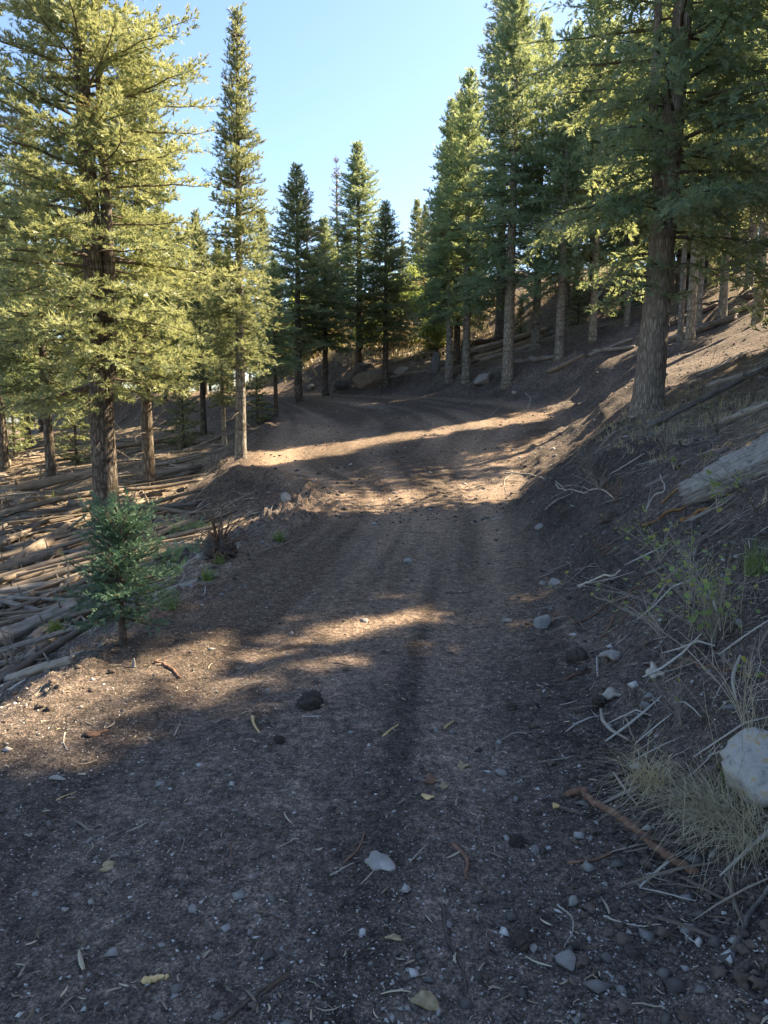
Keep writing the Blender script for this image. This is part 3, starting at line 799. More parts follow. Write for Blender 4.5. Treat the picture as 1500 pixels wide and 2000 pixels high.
scatter_firs(stand(20, (8, 21, 24, 38), 1.3, ['pole'], (8.5, 11.5), 25, keep=lambda x, y: x < .55 * y and y - .577 * x > 20.3 and abs(y - .577 * x - 27.3) > .8), 'slim poles behind the furrowed trunk', 'slim pale pole fir in the thicket up the bank')
for i_, (px_, y_, h_) in enumerate(((1010, 31, 2.2), (1120, 29, 2.6), (1190, 27, 2.0), (1240, 30, 3.0), (1380, 25, 2.4), (1425, 27, 2.8))):
    place_tree(PR['young'], 'young_fir_tree', at_depth(px_, y_), rz(), h_ / 3.6, 'young fir growing under the trees up the bank, ' + NTH[i_] + ' from the left', 'tree', 'young firs under the trees')
dead1 = at_depth(605, 36); place_tree(PR['dead'], 'dead_fir_tree', dead1, 1.0, .80, 'rust-brown dead fir behind the yellow-green fir', 'tree')
dead2 = at_depth(663, 40); place_tree(PR['dead'], 'dead_fir_tree', dead2, 2.0, .90, 'grey-pink dead fir top showing behind the tallest pointed fir', 'tree')
p = at_depth(972, 33); place_tree(PR['spire'], 'fir_tree', p, 1.7, 17.5 / 9.6, 'open-crowned sunlit fir top rising above the dense firs', 'tree', 'firs along the road')
for px_, y_, h_, lab in ((505, 23.5, 2.6, 'small bushy fir in the shade beside the far road corner'), (30, 22, 3.4, 'young sunlit fir beneath the crowns past the logs'),
                         (150, 21, 3.0, 'young fir just left of the forked trunk, beyond the logs'), (360, 23, 3.2, 'young fir between the brown trunk and the spire fir')):
    place_tree(PR['young'], 'young_fir_tree', at_depth(px_, y_), rz(), h_ / 3.6, lab, 'tree')

# firs up the slope beside the viewer that throw their shade over the road
SHADE = []
rngS = np.random.default_rng(31)
for y0, x, pr, h in ((-3.2, 7.5, 'bg', 10), (-1.4, 9, 'bg2', 11), (.4, 7.2, 'bg', 10), (1.6, 10, 'bg', 11), (2.9, 7.6, 'bg2', 10), (3.3, 11.5, 'bg', 11),
                     (7.9, 8.6, 'bg', 9.5), (9.6, 10.4, 'bg2', 11), (7.5, 11.0, 'bg', 11), (6.3, 7.0, 'young', 5.5), (8.0, 7.3, 'young', 6), (3.2, 6.3, 'young', 5.5), (1.8, 6.0, 'young', 5), (9.1, 7.6, 'young', 6), (.3, 5.6, 'young', 5), (8.6, 9.2, 'young', 6), (5.0, 9.0, 'spire', 6.9), (3.2, 9.2, 'bg', 13), (5.9, 12.0, 'spire', 9), (7.05, 9.0, 'bg', 13), (22.3, 10.5, 'bg', 11), (23.6, 12.5, 'bg', 12)):
    SHADE.append((x, y0 + .577 * x, pr, h))
scatter_firs(SHADE, 'firs up the slope beside the road', 'fir on the slope up beside the road, past the photo edge', counted=False)

# ------------------------------------------------------------------ juniper sapling
PR['juniper'] = conifer('juniper', 33, 1.02, .24, .37, .022, ('stick_dark', 'juniper'), prof=.38, dz=.05, nper=7, e_top=1.1, e_bot=-.12, sag=.1, uptip=.2, lat_sp=.026, lat_k=.5,
                        shoot=.036, wratio=.12, bare=.10, low=.8, sh_sp=.0105, latmax=.16, sides=8, jit=.6, gapf=.25, lean=(-.06, 0), rust=0)
jp = gnd(240, 1262)
place_tree(PR['juniper'], 'juniper_sapling', jp, 2.0, 1.0, 'small blue-green juniper sapling on a thin dark stem at the road edge', 'sapling')

# ------------------------------------------------------------------ rocks, clods
def ico(sub):
    bm = bmesh.new(); bmesh.ops.create_icosphere(bm, subdivisions=sub, radius=1.0)
    V = np.array([v.co[:] for v in bm.verts]); F = np.array([[v.index for v in f.verts] for f in bm.faces]); bm.free()
    return V, F
ICO = {k: ico(k) for k in (1, 2, 3, 4)}
def rock_mesh(name, seed, mat, dims=(1, .8, .6), planes=11, sub=4, rough=.02, smooth=False):
    rng = np.random.default_rng(seed)
    V, F = ICO[sub]
    nrm = unit(rng.normal(size=(planes, 3))); d = rng.uniform(.62, .95, planes)
    k = V @ nrm.T
    r = np.min(np.where(k > .05, d / np.maximum(k, .05), 9), axis=1)
    r = np.minimum(r, 1.15)
    r = r * (1 + rough * (fbm(V[:, 0] * 5 + V[:, 2] * 3, V[:, 1] * 5 - V[:, 2] * 4, seed, 3) * 2))
    P = V * r[:, None] * np.array(dims)
    return make_mesh(name, P, None, F, np.full(len(F), rng.random()), smooth, mat)
def clod_mesh(name, seed, mat, sub=3, rough=.45):
    V, F = ICO[sub]
    r = 1 + rough * fbm(V[:, 0] * 2.6 + V[:, 2] * 1.9 + seed, V[:, 1] * 2.6 - V[:, 2] * 2.3, seed, 5, .72) * 1.1
    return make_mesh(name, V * r[:, None] * np.array([1, .9, .75]), None, F, np.full(len(F), .5), True, mat)

# name, px, py, width px, mat, dims, sink, seed, label
ROCKS = [
 ('rock', 1063, 1222, 50, 'rock', (1, .8, .75), .35, 1, 'angular grey rock with a flat pale face at the foot of the bank'),
 ('rock', 1083, 1142, 31, 'rock_pale', (1, .9, .8), .4, 2, 'pale rounded rock beside two pebbles at the foot of the bank'),
 ('rock', 1060, 1142, 18, 'rock_pale', (1, .9, .8), .4, 12, 'small pale stone touching the rounded rock at the bank foot'),
 ('rock', 1053, 1032, 34, 'rock', (1, .7, .45), .3, 3, 'flat grey stone at the road edge below the fallen pink twig'),
 ('rock', 560, 978, 38, 'rock', (1, .7, .7), .35, 4, 'grey stone bedded in the dark berm at the road edge'),
 ('rock', 798, 1098, 30, 'rock_pale', (1, .8, .35), .2, 5, 'flat pale stone lying in the wheel track mid-road'),
 ('rock', 1107, 1886, 46, 'rock_pale', (1, .75, .6), .25, 6, 'whitest fist-sized stone on the dark soil near the curled twig'),
 ('rock', 945, 752, 44, 'rock', (1, .8, .7), .35, 7, 'grey rock by the foot of the broad pale trunk'),
 ('boulder', 728, 752, 78, 'rock_tan', (1, .8, .62), .25, 8, 'big tan boulder behind the thin white trunk'),
 ('boulder', 668, 758, 40, 'rock_dark', (1, .8, .7), .3, 9, 'dark grey boulder between the leaning trunk and the tan boulder'),
 ('boulder', 848, 728, 36, 'rock_dark', (.8, .5, 1.5), .25, 10, 'upright dark slab rock beside the dense fir trunks'),
 ('boulder', 786, 733, 34, 'rock', (1, .8, .7), .3, 11, 'grey boulder on the far bank beside the tan boulder'),
 ('boulder', 712, 728, 44, 'rock_dark', (1, .6, .7), .3, 13, 'dark slanting boulder propped above the tan boulder'),
 ('boulder', 930, 692, 34, 'rock_tan', (1, .7, .5), .3, 14, 'tan flat rock above the log stack'),
 ('boulder', 528, 800, 26, 'rock_dark', (1, .8, .8), .3, 15, 'small dark boulder by the thin dark fir'),
 ('boulder', 607, 760, 24, 'rock', (1, .8, .6), .3, 16, 'small grey boulder beside the dark leaning fir'),
 ('boulder', 1500, 1530, 190, 'rock_lichen', (1, .9, .75), .36, 17, 'white lichen-spotted boulder bedded in the bank at the photo edge'),
 ('rock', 376, 1782, 26, 'rock', (1, .6, .35), .2, 18, 'grey flat stone chip low on the road'),
 ('rock', 489, 1828, 15, 'rock_pale', (1, .9, .7), .3, 19, 'small white oval pebble near the grey stone chip'),
 ('rock', 173, 1646, 13, 'rock_pale', (1, 1, .7), .3, 20, 'small white round pebble near the dry leaf'),
 ('rock', 71, 1748, 15, 'rock_pale', (1, .9, .7), .3, 21, 'whitish pebble at the far side of the foreground'),
 ('rock', 112, 1524, 32, 'rock_pale', (1, .5, .25), .15, 22, 'flat pale chip of stone in the sunny side of the road'),
 ('rock', 980, 1514, 26, 'rock', (1, .8, .5), .25, 23, 'grey-blue stone with chips beside it near the bank'),
 ('rock', 712, 1214, 26, 'rock_pale', (1, .7, .35), .2, 24, 'pale flat stone between two sun patches'),
 ('rock', 1007, 1565, 22, 'rock_pale', (1, .5, .4), .2, 25, 'slim pale stone upslope of the red root'),
 ('rock', 1045, 1660, 24, 'rock', (1, .8, .6), .25, 26, 'squared grey stone under the thin side root'),
 ('rock', 1040, 1860, 22, 'rock', (1, .9, .8), .25, 27, 'grey stone beside the curled twig'),
 ('rock', 1120, 1770, 24, 'rock', (1, .8, .8), .3, 28, 'grey round stone under the top of the curled twig'),
 ('rock', 990, 1215, 22, 'rock_pale', (1, .8, .5), .25, 29, 'pale flat stone left of the angular grey rock'),
 ('rock', 1262, 1385, 26, 'rock', (1, .8, .6), .3, 30, 'grey stone below the broken wood slab'),
 ('rock', 1005, 770, 16, 'rock_pale', (1, .8, .7), .3, 31, 'small white stone on the dark far bank'),
 ('rock', 262, 1303, 20, 'rock_pale', (.6, .4, 1.2), .25, 32, 'white shard standing by the bent red stick'),
 ('rock', 1040, 705, 20, 'rock', (1, .8, .6), .3, 33, 'grey stone below the curved fir trunk'),
 ('rock', 1300, 735, 16, 'rock_pale', (1, .8, .6), .3, 34, 'small pale stone on the bare bank past the furrowed trunk'),
]
for nm, px, py, w, mt, dims, sink, sd, lab in ROCKS:
    p = gnd(px, py)
    dist = np.linalg.norm(p - EYE)
    r_ = w * .43 * dist / FPX
    me = rock_mesh(nm, sd * 7 + 3, M[mt], dims, planes=13 if w < 100 else 17, sub=4 if w > 30 else 3, rough=.03 if w < 60 else .07)
    h = r_ * dims[2] * .85
    tag(obj(nm, me, None, (p[0], p[1], p[2] + h * (1 - 2 * sink)), (random.uniform(-.15, .15), random.uniform(-.15, .15), rz()), r_), lab, 'rock')

CL = [(607, 1378, 58, 'big dark crumbly clod of soil in the middle of the road'), (1125, 1290, 44, 'dark soil lump below the angular grey rock'), (1190, 1020, 40, 'dark clod fallen from the bank near the yellow leaf'),
      (1010, 1650, 36, 'soft dark clod near the red root'), (1000, 1385, 26, 'small dark clod beside the road near the white stones'), (1020, 1850, 46, 'crumbly grey-brown clod beside the curled twig'),
      (1170, 1375, 30, 'rounded dark clod beside the broken wood slab'), (545, 1450, 24, 'flat dark clod beside the pale chip')]
for i, (px, py, w, lab) in enumerate(CL):
    p = gnd(px, py); r_ = w * .40 * np.linalg.norm(p - EYE) / FPX
    tag(obj('soil_clod', clod_mesh('soil_clod', 50 + i, M['clod'], 4), None, (p[0], p[1], p[2] + r_ * .3), (0, 0, rz()), r_), lab, 'clod')

# ------------------------------------------------------------------ sticks and roots lying on the ground
def ground_path(pts, lift):
    P = np.array([gnd(a, b) for a, b in pts])
    P = smooth_path(P, max(6, 5 * (len(pts) - 1)))
    P[:, 2] = terrain(P[:, 0], P[:, 1]) + lift
    return P
def stick(name, pts, wpx, mat, lab, cat='stick', taper=.6, arch=0.0, kids=None, sides=8, flat=1.0, rough=.05):
    P = np.array([gnd(a, b) for a, b in pts])
    dist = np.linalg.norm(P.mean(0) - EYE)
    r_ = wpx * .28 * dist / FPX
    Q_ = smooth_path(P, max(14, 11 * (len(pts) - 1)))
    Q_[:, 2] = terrain(Q_[:, 0], Q_[:, 1]) + r_ * .6 + arch * np.sin(np.linspace(0, math.pi, len(Q_)))
    Q_[:, 2] = np.convolve(np.pad(Q_[:, 2], 1, 'edge'), [.25, .5, .25], 'valid')
    base = Q_[0].copy()
    rng = np.random.default_rng(abs(hash(pts[0])) % 9999)
    Q_ = Q_ - base + rng.normal(size=Q_.shape) * r_ * .16
    g = Geo(); V, Qd, T = tube(Q_, r_ * np.linspace(1, taper, len(Q_)), sides, True, rough, 3)
    if flat != 1.0:
        V[:, 2] = V[:, 2] * flat
    g.add(V, Qd, T, .5)
    o = tag(obj(name, g.mesh(name, M[mat], True), None, base), lab, cat)
    for kn, kp, kw, km in (kids or []):
        K = np.array([gnd(a, b) for a, b in kp]); K = smooth_path(K, max(6, 5 * (len(kp) - 1)))
        rk = kw * .36 * dist / FPX
        K[:, 2] = terrain(K[:, 0], K[:, 1]) + rk * .7
        g = Geo(); V, Qd, T = tube(K - base, rk * np.linspace(1, .5, len(K)), 6, True, rough, 4); g.add(V, Qd, T, .5)
        obj(kn, g.mesh(kn, M[km], True), o)
    return o
STICKS = [
 ('stick', [(302, 1296), (328, 1304), (352, 1325)], 13, 'root', 'short bent red-brown stick in the sun patch at the road edge'),
 ('stick', [(430, 2010), (510, 1945), (577, 1908)], 10, 'stick_dark', 'long dark stick at the very front of the road'),
 ('root', [(866, 1778), (874, 1840), (904, 1900), (912, 1968)], 12, 'stick_dark', 'long wavy dark root running towards the viewer'),
 ('root', [(886, 1655), (912, 1682), (908, 1722)], 16, 'root', 'short hooked red root stub on the dark soil'),
 ('root', [(1315, 1310), (1360, 1302), (1420, 1312), (1520, 1320)], 13, 'root', 'thick red-brown root sticking out below the leafy shrub'),
 ('branch', [(1432, 1870), (1462, 1800), (1512, 1725)], 19, 'log_grey', 'thick grey broken branch at the photo edge by the dry grass'),
 ('twig', [(1088, 1768), (1116, 1795), (1118, 1825), (1102, 1852)], 6, 'stick_pale', 'pale curled twig lying on the dark soil'),
 ('twig', [(1178, 1796), (1230, 1810), (1292, 1812)], 6, 'stick_pale', 'pale slightly bent twig right of the curled one'),
 ('wood_piece', [(283, 1925), (326, 1918)], 20, 'wood_fresh', 'bright orange-yellow piece of fresh wood at the front of the road'),
 ('wood_piece', [(493, 1402), (497, 1420), (506, 1434)], 10, 'wood_fresh', 'bent yellow splinter left of the soil clod'),
 ('wood_piece', [(748, 1440), (778, 1418)], 8, 'wood_fresh', 'straight yellow splinter in the middle of the track'),
 ('wood_piece', [(868, 1424), (886, 1412)], 10, 'wood_fresh', 'short yellow splinter nearest to the dark bank soil'),
 ('stick', [(590, 1403), (628, 1402)], 6, 'stick_pale', 'short straight pale stick just below the soil clod'),
 ('stick', [(470, 1336), (526, 1333)], 4, 'stick_pale', 'thin straight pale stick left of the soil clod'),
 ('stick', [(645, 1714), (690, 1690)], 7, 'stick_pale', 'pale flat stick beside the dark forked stick'),
 ('stick', [(672, 1692), (700, 1660), (712, 1628)], 8, 'root', 'reddish crooked stick above the white wood chip'),
 ('stick', [(1130, 1148), (1165, 1132), (1212, 1116)], 10, 'stick_pale', 'pale stick on the bank beside the rounded rock'),
 ('stick', [(1105, 1332), (1155, 1310)], 9, 'root', 'short brown stick on the lower bank'),
 ('root', [(1120, 1222), (1190, 1178), (1252, 1152)], 8, 'root', 'long thin red root above the angular rock'),
 ('root', [(1175, 1248), (1222, 1172), (1292, 1110)], 8, 'root', 'thin red root crossing up the bank under the shrub'),
 ('root', [(1195, 1235), (1255, 1165), (1305, 1120)], 6, 'root', 'thinner red root beside the one crossing up the bank'),
 ('stick', [(540, 1272), (572, 1266), (602, 1256)], 7, 'root', 'brown stick lying in the front sun patch'),
 ('stick', [(650, 1296), (690, 1302)], 4, 'stick_dark', 'thin dark stick just above the soil clod'),
 ('stick', [(870, 1160), (925, 1156)], 5, 'stick_dark', 'thin dark stick between the two mid sun patches'),
 ('stick', [(415, 1225), (452, 1224)], 6, 'log_brown', 'brown stick on the road near the juniper'),
 ('stick', [(560, 1078), (620, 1083)], 5, 'stick_dark', 'dark stick at the left end of the long sun stripe'),
 ('stick', [(795, 1040), (850, 1042)], 4, 'log_brown', 'brown thin stick on the road above the flat pale stone'),
 ('stick', [(980, 1445), (1010, 1432), (1040, 1440)], 4, 'stick_pale', 'wavy thin pale stick near the foot of the bank'),
 ('stick', [(970, 1570), (1050, 1522)], 4, 'stick_dark', 'long thin straight dark twig near the red root'),
 ('stick', [(127, 1432), (124, 1450), (132, 1468)], 5, 'stick_pale', 'tiny forked pale twig on the sunny road edge'),
 ('stick', [(110, 1565), (150, 1548)], 4, 'wood_fresh', 'thin yellow stick beside the flat pale chip'),
 ('stick', [(340, 1440), (352, 1412)], 4, 'stick_pale', 'thin pale twig pointing up the road'),
 ('stick', [(445, 1650), (452, 1668), (442, 1695)], 5, 'root', 'curved brown rootlet in the foreground'),
 ('stick', [(355, 1665), (362, 1640)], 6, 'log_brown', 'brown splinter near the curved rootlet'),
 ('stick', [(1258, 1965), (1252, 1900), (1258, 1855)], 7, 'stick_dark', 'dark upright-lying root near the lower grey branch'),
 ('stick', [(920, 1925), (945, 1890)], 8, 'stick_pale', 'pale split stick beside the long dark root'),
 ('stick', [(800, 1690), (830, 1655)], 4, 'stick_pale', 'two-inch pale splinter right of the white chip'),
 ('stick', [(955, 815), (978, 795)], 4, 'stick_pale', 'pale stick on the far bank above the sun stripe'),
 ('stick', [(1030, 800), (1036, 780), (1024, 770)], 4, 'stick_pale', 'curved pale stick on the far bank'),
 ('stick', [(780, 905), (850, 900)], 4, 'log_brown', 'thin brown stick near the far sun stripe'),
 ('stick', [(500, 1085), (560, 1062), (600, 1050)], 6, 'log_brown', 'brown stick at the crest of the berm'),
 ('stick', [(1060, 1490), (1120, 1478)], 4, 'stick_pale', 'thin pale twig on the slope above the red root'),
]
for row in STICKS:
    stick(row[0], row[1], row[2], row[3], row[4], {'wood_piece': 'wood', 'root': 'root', 'twig': 'twig', 'branch': 'branch'}.get(row[0], 'stick'))
stick('root', [(1106, 1556), (1138, 1560), (1150, 1590), (1230, 1640), (1300, 1690), (1362, 1714)], 21, 'root', 'long thick red root snaking down from the dry grass tuft', 'root', taper=1.1, arch=.05,
      kids=[('side_root', [(1108, 1692), (1170, 1683), (1238, 1650)], 8, 'root')], sides=10)
stick('stick', [(1092, 1582), (1140, 1596)], 14, 'stick_dark', 'dark stick stub with a fresh yellow cut end under the red root', kids=[('cut_end', [(1080, 1580), (1092, 1583)], 15, 'wood_fresh')], taper=.9)
stick('fallen_twig', [(985, 926), (1040, 932), (1085, 942), (1130, 962), (1200, 976)], 5, 'stick_pale', 'long forked pinkish twig lying from the bank onto the road', 'twig',
      kids=[('side_twig', [(1000, 928), (985, 940), (988, 962)], 3, 'stick_pale'), ('side_twig', [(1020, 930), (975, 918), (950, 910)], 3, 'stick_pale'), ('side_twig', [(1085, 942), (1120, 948), (1160, 955)], 3, 'stick_pale')])

def slab(name, px, py, wpx, hpx, mat, lab, cat='wood', rzv=0.0, thick=.25, seed=1):
    """thin ragged piece of bark or wood lying on the ground"""
    p = gnd(px, py); k = np.linalg.norm(p - EYE) / FPX
    rng = np.random.default_rng(seed)
    n = 22; th = np.arange(n) * 2 * math.pi / n
    rr = 1 + .22 * np.cos(2 * th + rng.uniform(0, 6)) + .14 * np.cos(3 * th + rng.uniform(0, 6)) + .10 * np.cos(5 * th + rng.uniform(0, 6)) + rng.uniform(-.09, .09, n)
    # an inch or two of depth along the view is foreshortened on the ground
    X = np.cos(th) * rr * wpx * .5 * k; Y = np.sin(th) * rr * hpx * .5 * k * 1.6
    t = thick * .45 * min(wpx, hpx) * k
    Z = t * (.9 * np.cos(2 * th + rng.uniform(0, 6)) + .5 * np.cos(3 * th + rng.uniform(0, 6)))
    top = np.stack([X * .93, Y * .93, Z + t], 1); bot = np.stack([X, Y, Z * .6], 1)
    V = np.concatenate([top, bot, [[0, 0, t * 1.25]], [[0, 0, 0]]])
    i = np.arange(n); j = (i + 1) % n
    Q_ = np.stack([i + n, j + n, j, i], 1)
    T = np.concatenate([np.stack([i, j, np.full(n, 2 * n)], 1), np.stack([j + n, i + n, np.full(n, 2 * n + 1)], 1)])
    tag(obj(name, make_mesh(name, V, Q_, T, np.full(3 * n, .5), False, M[mat]), None, (p[0], p[1], p[2] + .004), (rng.uniform(-.12, .12), rng.uniform(-.12, .12), rzv)), lab, cat)
slab('wood_chip', 740, 1690, 44, 34, 'rock_pale', 'white weathered wood chip lying flat in the middle foreground', rzv=.3, seed=2)
slab('wood_chunk', 1196, 1362, 46, 20, 'stick_pale', 'broken flat slab of tan wood on the lower bank', rzv=.2, thick=.5, seed=3)
slab('wood_chunk', 1280, 1318, 26, 30, 'stick_pale', 'squarish grey-tan wood chunk left of the thick red root', rzv=.1, thick=.5, seed=4)
slab('bark_piece', 1195, 1285, 52, 22, 'rock_pale', 'lumpy white piece of bark on the dark bank soil', rzv=.4, thick=.6, seed=5)
slab('dry_leaf', 210, 1700, 28, 12, 'dry_leaf', 'crumpled pale dry leaf on the foreground soil', 'leaf', .2, .4, 6)
slab('dry_leaf', 868, 1540, 25, 9, 'dry_leaf', 'crumpled yellowish dry leaf near the bank', 'leaf', .5, .4, 7)
slab('dry_leaf', 835, 1560, 24, 10, 'wood_fresh', 'small bright yellow leaf beside the crumpled one', 'leaf', .1, .3, 8)
slab('dry_leaf', 840, 1527, 26, 18, 'root', 'reddish-brown curled dry leaf beside the yellowish ones', 'leaf', .9, .4, 9)
slab('dry_leaf', 905, 1498, 22, 15, 'dry_leaf', 'pale straw-coloured dry leaf farthest up the bank foot', 'leaf', .4, .4, 10)
slab('dry_leaf', 770, 1840, 25, 9, 'dry_leaf', 'flattened pale dry leaf low in the foreground', 'leaf', .1, .3, 11)
slab('dry_leaf', 830, 1968, 33, 30, 'dry_leaf', 'shredded pale dry leaf at the very front', 'leaf', .9, .3, 12)
slab('wood_chip', 185, 1435, 34, 14, 'root', 'orange-brown chip of bark on the sunny road edge', 'wood', .4, .4, 13)

# ------------------------------------------------------------------ logs
def log_mesh(name, seed, L, r, mat, bend=.04, sides=12, rings=14, stubs=2, groove=.10, jag=.12, taper=.7):
    """a fallen log along +X from 0 to L: lumpy, cracked along its length, with broken ends and branch stubs"""
    rng = np.random.default_rng(seed)
    u = np.linspace(0, 1, rings)
    w = rng.uniform(0, 6, 3)
    P = np.stack([u * L, bend * L * (np.sin(u * 3.1 + w[0]) - math.sin(w[0])), bend * .4 * L * (np.sin(u * 4 + w[1]) - math.sin(w[1]))], 1)
    R = r * (1 + (taper - 1) * u) * (1 + .06 * np.sin(u * 9 + w[2]))
    V, Q, T = tube(P, R, sides, True)
    th = np.arange(sides)
    col = rng.normal(size=sides) * groove
    amp = col[None, :] + .05 * rng.normal(size=(rings, sides))
    B = V[:rings * sides].reshape(rings, sides, 3); c = P[:, None, :]
    B[:] = c + (B - c) * (1 + amp[:, :, None])
    B[0, :, 0] -= np.abs(rng.normal(size=sides)) * jag * r * 3
    B[-1, :, 0] += np.abs(rng.normal(size=sides)) * jag * r * 3
    g = Geo(); g.add(V, Q, T, .5)
    for k in range(stubs):
        i = int(rng.integers(2, rings - 2)); a = rng.uniform(-.4, 3.5)
        d = np.array([rng.uniform(-.2, .6), math.cos(a), abs(math.sin(a))]); d /= np.linalg.norm(d)
        ln = rng.uniform(1.2, 3.5) * r
        V2, Q2, T2 = tube(np.array([P[i], P[i] + d * (r + ln * .5), P[i] + d * (r + ln) + [.02 * ln, 0, 0]]), [r * .25, r * .2, r * .1], 5, True)
        g.add(V2, Q2, T2, .5)
    return g.mesh(name, mat, True)
LOGM = []
for k in range(12):
    L_ = [1.0, 1.4, 1.8, 2.3, 2.8, 3.4][k % 6]
    LOGM.append((log_mesh('fallen_log', 100 + k, L_, .07, M['log_grey' if k < 4 else 'log_brown'], bend=.03 + .015 * (k % 3), stubs=1 + k % 5, jag=.3), L_, 'grey' if k < 4 else 'brown'))
def lay_log(me, L, P0, yaw, rad, lift, name='fallen_log', lenscale=1.0):
    """rest a log on the ground: both ends follow the terrain"""
    P0 = np.asarray(P0, float)
    ll = L * lenscale
    d = np.array([math.cos(yaw), math.sin(yaw)])
    u = np.linspace(0, 1, 7)
    Z = terrain(P0[0] + d[0] * ll * u, P0[1] + d[1] * ll * u, False)
    k = np.polyfit(u * ll, Z, 1)
    base = k[1] + max(0, float(np.max(Z - (k[0] * u * ll + k[1]))) * .6)
    pit = math.atan(k[0])
    s_ = rad / .07
    o = obj(name, me, None, (P0[0], P0[1], base + rad * .55 + lift), (random.uniform(0, 0), -pit, yaw), (lenscale, s_, s_))
    return o
MARKS = [(jp[:2], 'juniper sapling'), (at_depth(203, 13.6)[:2], 'forked fir'), (at_depth(290, 17.2)[:2], 'brown trunk behind the forked fir'), (at_depth(98, 19)[:2], 'leaning grey trunk'),
         (at_depth(470, 16.6)[:2], 'spire fir'), (gnd(430, 1075)[:2], 'root wad'), (gnd(5, 1330)[:2], 'sunny soil edge at the photo border'), (gnd(0, 1130)[:2], 'photo border halfway down the slope')]
ORD = ['', 'second ', 'third ', 'fourth ', 'fifth ', 'sixth ', 'seventh ', 'eighth ', 'ninth ', 'tenth ', 'eleventh ', 'twelfth ']
ORD = ORD[:12] + [w + ' ' for w in ('thirteenth', 'fourteenth', 'fifteenth', 'sixteenth', 'seventeenth', 'eighteenth', 'nineteenth', 'twentieth', 'twenty-first', 'twenty-second', 'twenty-third', 'twenty-fourth', 'twenty-fifth', 'twenty-sixth', 'twenty-seventh', 'twenty-eighth', 'twenty-ninth', 'thirtieth')]
rngL = np.random.default_rng(71)
STEMS = [at_depth(px_, y_)[:2] for px_, y_, *_ in TREES[:7]]
laid = []
tries = 0
while len(laid) < 235 and tries < 3000:
    tries += 1
    px = rngL.uniform(-60, 470); py = rngL.uniform(860, 1345)
    if py > 1345 - .45 * max(px, 0) + 10 and px > 120: continue
    if py > 1340 - .75 * (px - 60): continue
    p = gnd(px, py)
    dl, dr = edges(p[0], p[1])
    if dl < .9 or p[1] > 27: continue
    me, L_, tone = LOGM[int(rngL.integers(12))]
    rad = float(np.clip(rngL.lognormal(-3.5, .55), .012, .08))
    yaw = rngL.normal(.62, .46) if rngL.random() < .78 else rngL.uniform(-1, 2)
    ls = rngL.uniform(.35, 1.15)
    e = p[:2] + np.array([math.cos(yaw), math.sin(yaw)]) * L_ * ls
    q0 = p[:2] - (e - p[:2]) * .5; q1 = p[:2] + (e - p[:2]) * .5
    if min(float(edges(*(q0 + (q1 - q0) * f_))[0]) for f_ in (0, .25, .5, .75, 1)) < .8: continue
    if any(abs((m_[0] - q0[0]) * (q1 - q0)[1] - (m_[1] - q0[1]) * (q1 - q0)[0]) / (np.hypot(*(q1 - q0)) + 1e-6) < .32 and np.hypot(m_[0] - p[0], m_[1] - p[1]) < .55 * np.hypot(*(q1 - q0)) + .2 for m_ in STEMS): continue
    o = lay_log(me, L_, (q0[0], q0[1], 0), yaw, rad, float(rngL.uniform(0, .10)), lenscale=ls)
    laid.append((o, p[:2], rad, tone, L_ * ls))
rank = {}
rows = []
for o, c, rad, tone, ln in laid:
    d = [float(np.hypot(*(c - m[0]))) for m in MARKS]; k = int(np.argmin(d))
    cls = 'thick' if rad > .075 else 'slender' if rad > .045 else 'thin'
    lcl = 'long' if ln > 2.2 else 'short' if ln < 1.2 else 'mid-length'
    rows.append((d[k], k, cls, lcl, tone, o))
for d, k, cls, lcl, tone, o in sorted(rows, key=lambda r: r[0]):
    key = (k, cls, lcl, tone); n_ = rank.get(key, 0); rank[key] = n_ + 1
    tag(o, f'{cls} {lcl} {tone} log, {ORD[min(n_, 29)]}nearest such to the {MARKS[k][1]}', 'log', 'felled logs strewn below the road')

def log_px(name, a, b, wpx, mat, lab, group=None, lift=0.0, seed=1, sides=14, rings=18, stubs=2, wend=None, groove=.10, parts=None):
    """a log between two ground points"""
    A = gnd(*a); B = gnd(*b)
    L_ = float(np.linalg.norm(B - A)); dist = np.linalg.norm((A + B) / 2 - EYE)
    r_ = wpx * .5 * dist / FPX
    me = log_mesh(name, seed, L_, r_, M[mat], bend=.012, sides=sides, rings=rings, stubs=stubs, taper=(wend or wpx * .8) / wpx, groove=groove)
    yaw = math.atan2(B[1] - A[1], B[0] - A[0]); pit = math.atan2(B[2] - A[2], math.hypot(B[0] - A[0], B[1] - A[1]))
    o = obj(name, me, None, (A[0], A[1], A[2] + r_ * .55 + lift), (0, -pit, yaw))
    return tag(o, lab, 'log', group)
log_px('fallen_log', (20, 1120), (140, 1040), 26, 'log_brown', 'thick sawn brown log with a pale flat end facing the forked fir', seed=7, rings=20)
log_px('fallen_log', (0, 1345), (150, 1295), 17, 'log_grey', 'silver-grey log nearest the sunny soil at the photo border', seed=8)
log_px('fallen_log', (40, 1330), (200, 1265), 14, 'log_grey', 'grey log lying just under the juniper foot', seed=9)
log_px('fallen_log', (60, 1262), (120, 1215), 22, 'log_grey', 'grey broken log left of the juniper stem', seed=10)
log_px('fallen_log', (0, 965), (180, 930), 18, 'log_brown', 'long brown log at the upper edge of the strewn slope', seed=11)
log_px('fallen_log', (300, 1170), (425, 1128), 16, 'log_grey', 'pale grey pole along the road edge beside the green tuft', seed=12)
log_px('fallen_log', (330, 1140), (395, 1095), 18, 'log_grey', 'weathered silver log pointing at the root wad', seed=13)
log_px('fallen_log', (370, 885), (445, 850), 10, 'log_brown', 'thin brown pole pointing at the spire fir foot', seed=14)
